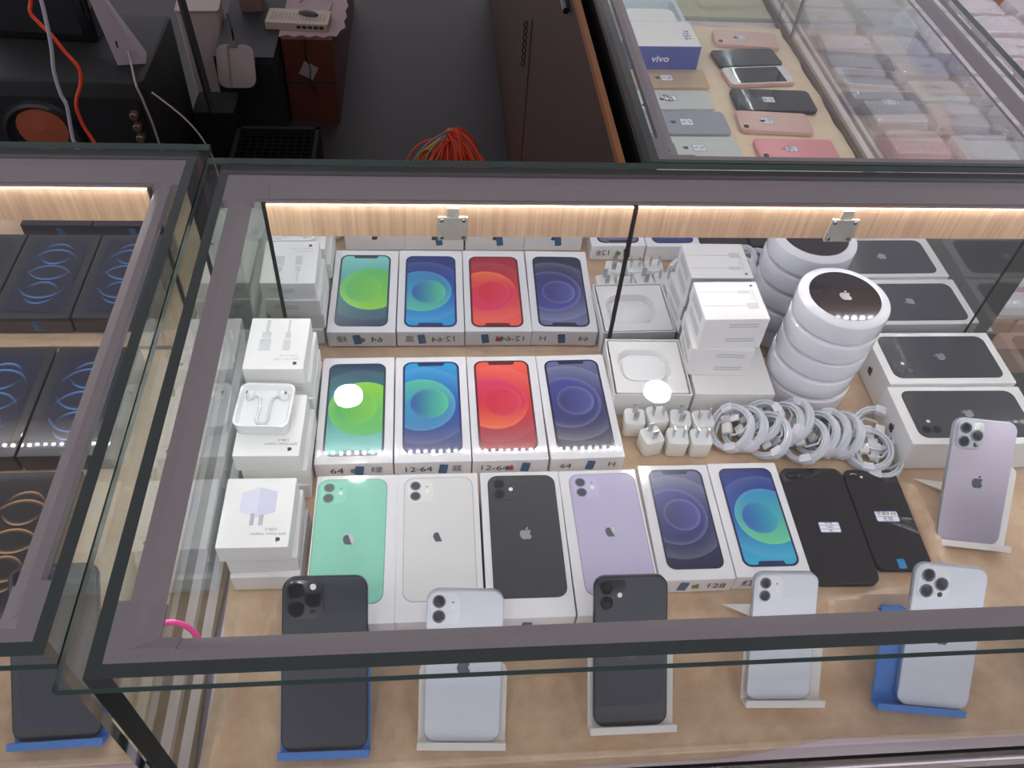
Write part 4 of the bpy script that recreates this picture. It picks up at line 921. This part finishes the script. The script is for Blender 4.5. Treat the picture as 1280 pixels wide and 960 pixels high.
# ------------------------------------------------------------------ packets beyond the back right showcase
GK = 'packets in clear plastic bags on the ledge beyond the back right showcase'
g = G(); g.box(.870, 2.1, .05, 1.9, -.10, -.045)
tag(g.obj('side_counter', M('warm_counter_top', (150, 108, 84), .5, noise=(8, .2))), 'brown counter top beyond the back right showcase covered with bagged packets', 'counter').name = 'side_counter'
g = G(); g.box(.90, 2.05, .08, 1.88, -.78, -.1003)
tag(g.obj('side_cabinet', CABW), 'brown cabinet carrying the counter with the bagged packets', 'cabinet')
BAG = pane('plastic_bag', (.97, .97, .98), .24, .10, 1.0, ((.94, .92, .95), .22, 45))
cols = [(244, 236, 242), (238, 226, 234), (248, 240, 240), (236, 212, 218), (240, 206, 190), (226, 226, 240)]
poss = []; k = 0
for j in range(11):
    for i in range(5):
        x = .955+i*.138+random.uniform(-.008, .008); y = .16+j*.102+random.uniform(-.006, .006)
        if i >= 4 and j < 3: continue
        poss.append((x, y, j, i))
inks = [M('bag_card_%d' % q, c, .6, noise=(35, .12)) for q, c in enumerate(cols)]
redp = M('faded_red_print', (200, 110, 112), .6)
ordj = ['first', 'second', 'third', 'fourth', 'fifth', 'sixth', 'seventh', 'eighth', 'ninth', 'tenth', 'eleventh']
for (x, y, j, i) in poss:
    lb = 'pale packet in a clear plastic bag, %s row back, %s from the showcase glass' % (ordj[j], ordj[i])
    t = thing('bagged_packet', lb, 'packet', (x, y, -.045), R(random.uniform(-5, 5)), GK)
    h = random.uniform(.018, .034)
    g = G(); g.prism(rrect(.106, .076, .003, n=3), .001, h, bev=.001); g.obj('card_packet', random.choice(inks), t)
    if random.random() < .6:
        g = G(); g.prism(rrect(random.uniform(.02, .05), .012, .001, random.uniform(-.02, .02), random.uniform(-.015, .015)), h, h+.0003); g.obj('printed_patch', redp if random.random() < .5 else GREY, t)
    g = G(); nx, ny = 12, 9; vs = []; fs = []
    sd = random.random()*50
    for b_ in range(ny+1):
        for a_ in range(nx+1):
            u, v = a_/nx*2-1, b_/ny*2-1
            e = (1-abs(u)**6)*(1-abs(v)**6)
            vs.append((u*.064, v*.046, .0015+(h+.004)*e**.45*1.0+.005*e*(NZ.noise(Vector((u*3, v*3, sd)))+.5)))
    for b_ in range(ny):
        for a_ in range(nx): q = b_*(nx+1)+a_; fs.append((q, q+1, q+nx+2, q+nx+1))
    g.add(vs, fs); g.obj('clear_bag', BAG, t, smooth=True)
g = G(); g.box(1.62, 1.66, .2, 1.9, -.04, .10); tag(g.obj('counter_edge_board', M('pink_lilac_board', (232, 196, 206), .5)), 'pale pink upright edge board at the top right picture corner', 'board')

# ------------------------------------------------------------------ behind the counters
LAM = wood('brown_door_laminate', (62, 42, 36), (70, 49, 41), (.15, 1, 1), 9, .55)
t = thing('under_counter_cabinet', 'brown wooden cabinet with doors beneath the back right showcase', 'cabinet', (.287, 1.4, -.78), 0)
def pb(nm, x0, x1, y0, y1, z0, z1, m, par=t): g = G(); g.box(x0-.287, x1-.287, y0-1.4, y1-1.4, z0+.78, z1+.78); return g.obj(nm, m, par)
pb('edge_strip', .268, .276, .075, 2.9, .225, .238, M('orange_wood_edge', (140, 90, 54), .5))
pb('upper_panel', .270, .280, .075, 2.9, -.052, .225, LAM)
pb('door', .273, .280, .075, 1.12, -.60, -.056, LAM); pb('door', .273, .280, 1.14, 2.9, -.60, -.056, LAM)
pb('plinth', .292, .305, .075, 2.9, -.78, -.605, M('dark_plinth', (70, 48, 40), .6))
pb('kick_strip', .280, .292, .075, 2.9, -.640, -.605, M('brown_strip', (110, 76, 56), .5))
g = G(); g.tube([(.262-.287, .600-1.4, .20+.78), (.262-.287, .63-1.4, .20+.78), (.262-.287, .655-1.4, .20+.78)], .006, 8); g.obj('door_handle', SPACE, t)
g = G()
for q in range(7): g.tube([(.262-.287+.004*math.cos(a_*.785)*1.0, 1.16-1.4+.0*q, -.09-.016*q+.78+.008*math.sin(a_*.785)) for a_ in range(8)], .0015, 5, closed=True)
g.obj('hanging_chain', SPACE, t)
# orange wire bundle
WIRE = M('orange_wire', (226, 74, 40), .5); YW = M('yellow_wire', (206, 160, 60), .5); GW = M('grey_wire', (150, 136, 140), .5)
t = thing('wire_bundle', 'tangled bundle of orange network wires on the dark floor', 'wires', (.10, 1.60, -.78), 0)
random.seed(3)
g = G(); gy = G(); gw = G()
for q in range(34):
    x0 = random.uniform(-.15, .13); y0 = random.uniform(-.10, .02); x1 = random.uniform(-.015, .02); h = random.uniform(.07, .115)
    x2 = random.uniform(-.12, .14); y2 = random.uniform(-.14, -.02)
    pts = []
    for k in range(13):
        s = k/12; P0 = Vector((x0, y0, .006)); P1 = Vector((x0*.8, y0+.05, h)); P2 = Vector((x1, .03, h*1.05)); 
        v = P0*(1-s)**2+P1*2*s*(1-s)+P2*s*s; pts.append(v)
    for k in range(1, 13):
        s = k/12; P0 = Vector((x1, .03, h*1.05)); P1 = Vector((x2*.7, .02, h*.9)); P2 = Vector((x2, y2, .006)); v = P0*(1-s)**2+P1*2*s*(1-s)+P2*s*s; pts.append(v)
    (g if q % 7 else gw).tube(pts, .0034, 6)
for q in range(6):
    c = -.075+q*.008; gy.tube([(c+.035*math.cos(a_), -.02+.006*q, .006+.07*math.sin(a_)*(1+.05*q)) for a_ in [math.pi*i/12 for i in range(13)]], .0032, 6)
g.obj('orange_wires', WIRE, t, smooth=True); gy.obj('yellow_wires', YW, t, smooth=True); gw.obj('grey_wires', GW, t, smooth=True)
g = G(); g.prism(rrect(.025, .02, .006), .098, .118, mat=T((0, .03, 0)), bev=.003); g.obj('tape_knot', M('bright_orange_tape', (240, 80, 30), .5), t)
g = G()
for (x, y) in ((.075, -.03), (.10, -.05)): g.prism(rrect(.02, .028, .003), 0.002, .016, mat=T((x, y, 0)) @ RZ(R(30)), bev=.002)
g.obj('white_plugs', M('dull_white_plastic', (200, 180, 180), .5), t)
# speaker
SPK = M('speaker_black', (15, 16, 18), .6, bump=(60, .2))
t = thing('speaker_cabinet', 'large black speaker cabinet with an orange cone behind the left showcase', 'speaker', (-.90, 1.42, -.78), 0)
g = G(); g.prism(rrect(.44, .37, .02), 0, .48, bev=.008); g.obj('cabinet', SPK, t, smooth=True)
g = G(); g.prism(rrect(.40, .40, .02), -.0005, .006, mat=T((0, -.185, .235)) @ RX(R(90))); fp = g.obj('front_baffle', M('baffle_black', (15, 15, 18), .5), t)
g = G(); g.lathe([(.100, .004), (.096, .016), (.088, .018), (.080, .010), (.076, .008)], 40, mat=T((-.060, -.187, .330)) @ RX(R(90))); g.obj('cone_surround', BLKP, fp, smooth=True)
g = G(); g.lathe([(.062, .008), (.02, .010), (0, .014)], 36, mat=T((-.060, -.187, .350)) @ RX(R(90))); g.obj('cone', M('orange_cone', (150, 74, 44), .6), fp, smooth=True)
for z in (.395, .362, .330):
    g = G(); g.lathe([(.012, 0), (.011, .014), (.009, .016), (0, .016)], 20, mat=T((.180, -.191, z)) @ RX(R(90))); g.obj('knob', M('knob_bronze', (120, 100, 92), .3, .6), t, smooth=True)
# white wedge dock on the speaker
t = thing('wedge_dock', 'white tapering wedge dock with a cable standing on the speaker', 'dock', (-.7300, 1.352, -.2995), R(10))
g = G(); A = [(-.034, -.03), (.034, -.03), (.034, .03), (-.034, .03)]; B = [(-.060, -.020), (-.036, -.020), (-.040, .000), (-.060, .000)]
vs = [(x, y, 0) for x, y in A]+[(x, y, .21) for x, y in B]; g.add(vs, [(3, 2, 1, 0), (4, 5, 6, 7), (0, 1, 5, 4), (1, 2, 6, 5), (2, 3, 7, 6), (3, 0, 4, 7)]); DW = M('dock_white', (160, 146, 156), .4); g.obj('wedge_body', DW, t)
g = G(); g.box(-.012, -.008, -.0305, -.0275, .045, .062, mat=T((-.012, .002, 0))); g.obj('slot', INK, t)
g = G(); g.tube([(0, -.028, .035), (.002, -.045, .022), (.006, -.08, .008), (.010, -.112, .004), (.014, -.135, -.006), (.020, -.142, -.03), (.028, -.144, -.10), (.032, -.144, -.20)], .0028, 8); g.obj('power_lead', GW, t, smooth=True)
# glossy black monitor on the speaker
t = thing('glossy_monitor', 'black glossy box device on top of the speaker at the top left', 'device', (-.98, 1.50, -.2995), R(-4))
g = G(); g.prism(rrect(.30, .12, .015), 0, .16, bev=.006); g.obj('housing', GLOSSBLK, t, smooth=True)
g = G(); g.box(-.12, .12, -.0612, -.060, .02, .14); g.obj('face', BLKP, t)
g = G(); g.box(-.13, -.08, -.063, -.060, .05, .10); g.obj('label_plate', M('dull_silver', (130, 120, 124), .4, .4), t)
# hanging cables
pts = [(-.813, 1.1, -.02), (-.826, 1.1, -.064), (-.815, 1.1, -.09), (-.798, 1.1, -.117), (-.782, 1.1, -.155), (-.765, 1.1, -.191), (-.772, 1.1, -.23), (-.799, 1.1, -.283), (-.800, 1.1, -.34), (-.79, 1.1, -.38), (-.78, 1.1, -.45), (-.77, 1.12, -.775)]
def smoothp(P, k=5):
    out = []; V = [Vector(p) for p in P]
    for i in range(len(V)-1):
        a, b, c, d = V[max(i-1, 0)], V[i], V[i+1], V[min(i+2, len(V)-1)]
        for q in range(k): s = q/k; out.append(.5*((2*b)+(c-a)*s+(2*a-5*b+4*c-d)*s*s+(3*b-a-3*c+d)*s**3))
    out.append(V[-1]); return out
g = G(); g.tube(smoothp([(-.84, 1.12, .25), (-.82, 1.1, .10)]+pts), .0042, 8)
tag(g.obj('hanging_cable', WIRE, smooth=True), 'orange cable hanging down in front of the speaker cone', 'cable')
pts = [(-.78, 1.07, -.01), (-.793, 1.07, -.117), (-.808, 1.07, -.183), (-.812, 1.07, -.24), (-.808, 1.07, -.272), (-.82, 1.07, -.347), (-.82, 1.07, -.40), (-.81, 1.09, -.775)]
g = G(); g.tube(smoothp([(-.79, 1.08, .25), (-.78, 1.07, .10)]+pts), .0045, 8)
ob = tag(g.obj('hanging_cable', M('grey_cable', (176, 172, 190), .5), smooth=True), 'grey-white cable hanging beside the orange one before the speaker', 'cable')
g = G(); g.tube(smoothp([(-.60, 1.05, -.22), (-.53, 1.02, -.27), (-.49, 1.0, -.33), (-.48, 1.0, -.42), (-.47, 1.02, -.775)]), .002, 6)
tag(g.obj('thin_cable', GW, smooth=True), 'thin grey cable curving down behind the gap between the two showcases', 'cable')
# dark cabinet with pale pad leaning on it
t = thing('dark_cabinet', 'charcoal cabinet between the speaker and the brown drawer unit', 'cabinet', (-.462, 1.86, -.78), 0)
g = G(); g.box(-.16, .02, -.14, .30, .0, .30); g.obj('body', M('charcoal_board', (30, 31, 35), .6), t)
g = G(); g.box(-.14, .02, -.143, -.14, .02, .28); g.obj('door_panel', M('charcoal_door', (26, 27, 31), .55), t)
t = thing('square_pad', 'pale rounded square pad hanging against the charcoal cabinet', 'pad', (-.530, 1.60, -.448), 0, rot=(R(58), 0, R(2)))
g = G(); g.prism(rrect(.108, .120, .026), -.006, .006, bev=.002); g.obj('pad_body', M('pad_beige', (128, 114, 116), .5), t, smooth=True)
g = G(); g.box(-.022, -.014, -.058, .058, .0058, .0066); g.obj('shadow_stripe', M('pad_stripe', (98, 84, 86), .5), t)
g = G(); g.box(-.014, .010, .052, .070, -.004, .009); g.tube([(0, .068, .004), (.0, .10, .02), (-.01, .14, .02)], .003, 6); g.obj('clip', BLKP, t)
g = G(); g.tube([(-.622, 1.5, -.06), (-.61, 1.5, -.30), (-.5985, 1.5, -.5365)], .011, 4)
tag(g.obj('stand_pole', M('grey_pole', (62, 62, 67), .5, .2)), 'slanting dark grey pole between the speaker and the pale pad', 'pole')
g = G(); g.prism(rrect(.12, .12, .006), 0, .24, bev=.003); tag(g.obj('black_crate', M('crate_black', (18, 18, 20), .8, spec=.2), loc=(-.60, 1.56, -.78)), 'low black crate carrying the slanting grey pole', 'crate')
t = thing('equipment_rack', 'black rack frame with mesh on the floor behind the showcase gap', 'rack', (-.415, 1.345, -.78), 0)
g = G(); 
for x0, x1, y0, y1 in ((-.12, .12, .14, .152), (-.12, .12, -.15, -.138), (-.12, -.108, -.15, .152), (.108, .12, -.15, .152)): g.box(x0, x1, y0, y1, .0, .20)
g.obj('frame', M('rack_black', (20, 21, 23), .8, spec=.2), t)
g = G()
for q in range(13): g.box(-.108, .108, -.135+q*.021, -.131+q*.021, .185, .190)
for q in range(10): g.box(-.100+q*.022, -.097+q*.022, -.138, .14, .190, .193)
g.obj('mesh_top', M('mesh_black', (11, 12, 13), .9, spec=.1), t)
# brown drawer cabinet with doily and router
BRN = wood('red_brown_wood', (74, 34, 24), (88, 43, 30), (1, 1, .15), 12, .5)
t = thing('brown_drawer_cabinet', 'reddish brown wooden cabinet with a white doily on top', 'cabinet', (-.36, 2.20, -.78), 0)
g = G(); g.box(-.075, .085, -.35, .55, 0, .295); g.obj('body', BRN, t)
g = G(); g.box(-.070, .080, -.352, -.35, .150, .154); g.obj('drawer_gap', INK, t)
g = G(); g.box(-.024, .024, -.0006, .0006, -.024, .024, mat=T((.0, -.3515, .19)) @ RY(R(28))); g.obj('paper_note', M('note_paper', (140, 128, 130), .7), t)
g = G(); g.tube([(.0, -.353, .30), (-.004, -.356, .24), (.008, -.356, .2), (.0, -.356, .15), (.02, -.356, .11)], .0015, 6); g.obj('black_lead', BLKP, t)
LACE = M('lace_white', (160, 138, 142), .8, bump=(300, .6))
g = G(); P = []
for k in range(44):
    a = 2*math.pi*k/44; x = .13*max(-1, min(1, 1.25*math.cos(a))); y = .22*max(-1, min(1, 1.25*math.sin(a))); s = 1+.03*math.cos(k*math.pi); P.append((x*s, y*s))
g.prism(P, 0, .004)
tag(g.obj('lace_doily', LACE, loc=(-.370, 2.085, -.4845)), 'white lace doily spread over the brown cabinet', 'doily')
t = thing('router', 'cream router box with ports and vents lying on the doily', 'router', (-.385, 1.945, -.4800), R(-3))
g = G(); g.prism(rrect(.20, .10, .008), 0, .025, bev=.002); g.obj('housing', M('cream_plastic', (166, 150, 136), .5), t)
g = G(); 
for q in range(16): g.box(-.085+q*.011, -.079+q*.011, -.03, .02, .025, .0256)
g.obj('vent_slots', M('vent_shadow_grey', (150, 130, 120), .6), t)
g = G()
for q in range(5): g.box(.00+q*.018, .014+q*.018, -.0506, -.0500, .008, .018)
g.obj('ports', INK, t)
g = G(); g.lathe([(.018, 0), (.016, .006), (.01, .010), (0, .011)], 20, mat=T((0, 0, 0)) @ Matrix.Diagonal((1, 1.9, 1, 1)))
tag(g.obj('computer_mouse', M('dark_mouse', (60, 54, 60), .4), loc=(-.355, 1.960, -.4540), rot=(0, 0, R(70)), smooth=True), 'dark grey computer mouse lying on the cream router', 'mouse')
g = G(); g.tube(smoothp([(-.40, 2.10, -.478), (-.36, 2.16, -.477), (-.30, 2.12, -.477), (-.295, 2.05, -.477), (-.31, 2.00, -.477)]), .0025, 6)
tag(g.obj('white_cable', GW, smooth=True), 'thin pale cable looped on the doily behind the router', 'cable')
for (x, y, z, w_, d_, h_, c, lb) in ((-.70, 1.98, -.78, .13, .12, .34, (176, 158, 156), 'pale plastic bin left of the grey pole behind the speaker'), (-.545, 2.06, -.479, .09, .10, .09, (120, 96, 92), 'dusty brown translucent container on the charcoal cabinet')):
    t = thing('storage_container', lb, 'container', (x, y, z), R(4))
    g = G(); O = rrect(w_, d_, .012, n=4); Ob = inset(O, .008); k = len(O)
    g.add([(p[0], p[1], 0) for p in Ob]+[(p[0], p[1], h_) for p in O]+[(p[0], p[1], h_) for p in inset(O, .003)]+[(p[0], p[1], .004) for p in inset(Ob, .003)],
          [tuple(range(k))[::-1]]+[(a*k+i, a*k+(i+1) % k, (a+1)*k+(i+1) % k, (a+1)*k+i) for a in range(3) for i in range(k)]+[tuple(range(3*k, 4*k))]); g.obj('tub', M('bin_%d' % c[0], c, .5), t)
    g = G(); g.prism(rrect(w_+.006, d_+.006, .013), h_, h_+.006, bev=.001); g.obj('lid', M('binlid_%d' % c[0], tuple(int(q*.9) for q in c), .5), t)
# pink elastic ring hanging at the front left corner bracket
g = G(); g.tube([(-.1585+.0155*math.cos(a_), -.490+.003*math.sin(a_), .212+.026*math.sin(a_)) for a_ in [2*math.pi*i/30 for i in range(30)]], .0022, 8, closed=True)
tag(g.obj('elastic_band', M('hot_pink', (240, 70, 150), .4), smooth=True), 'hot pink elastic ring hanging at the front left frame corner', 'elastic band')
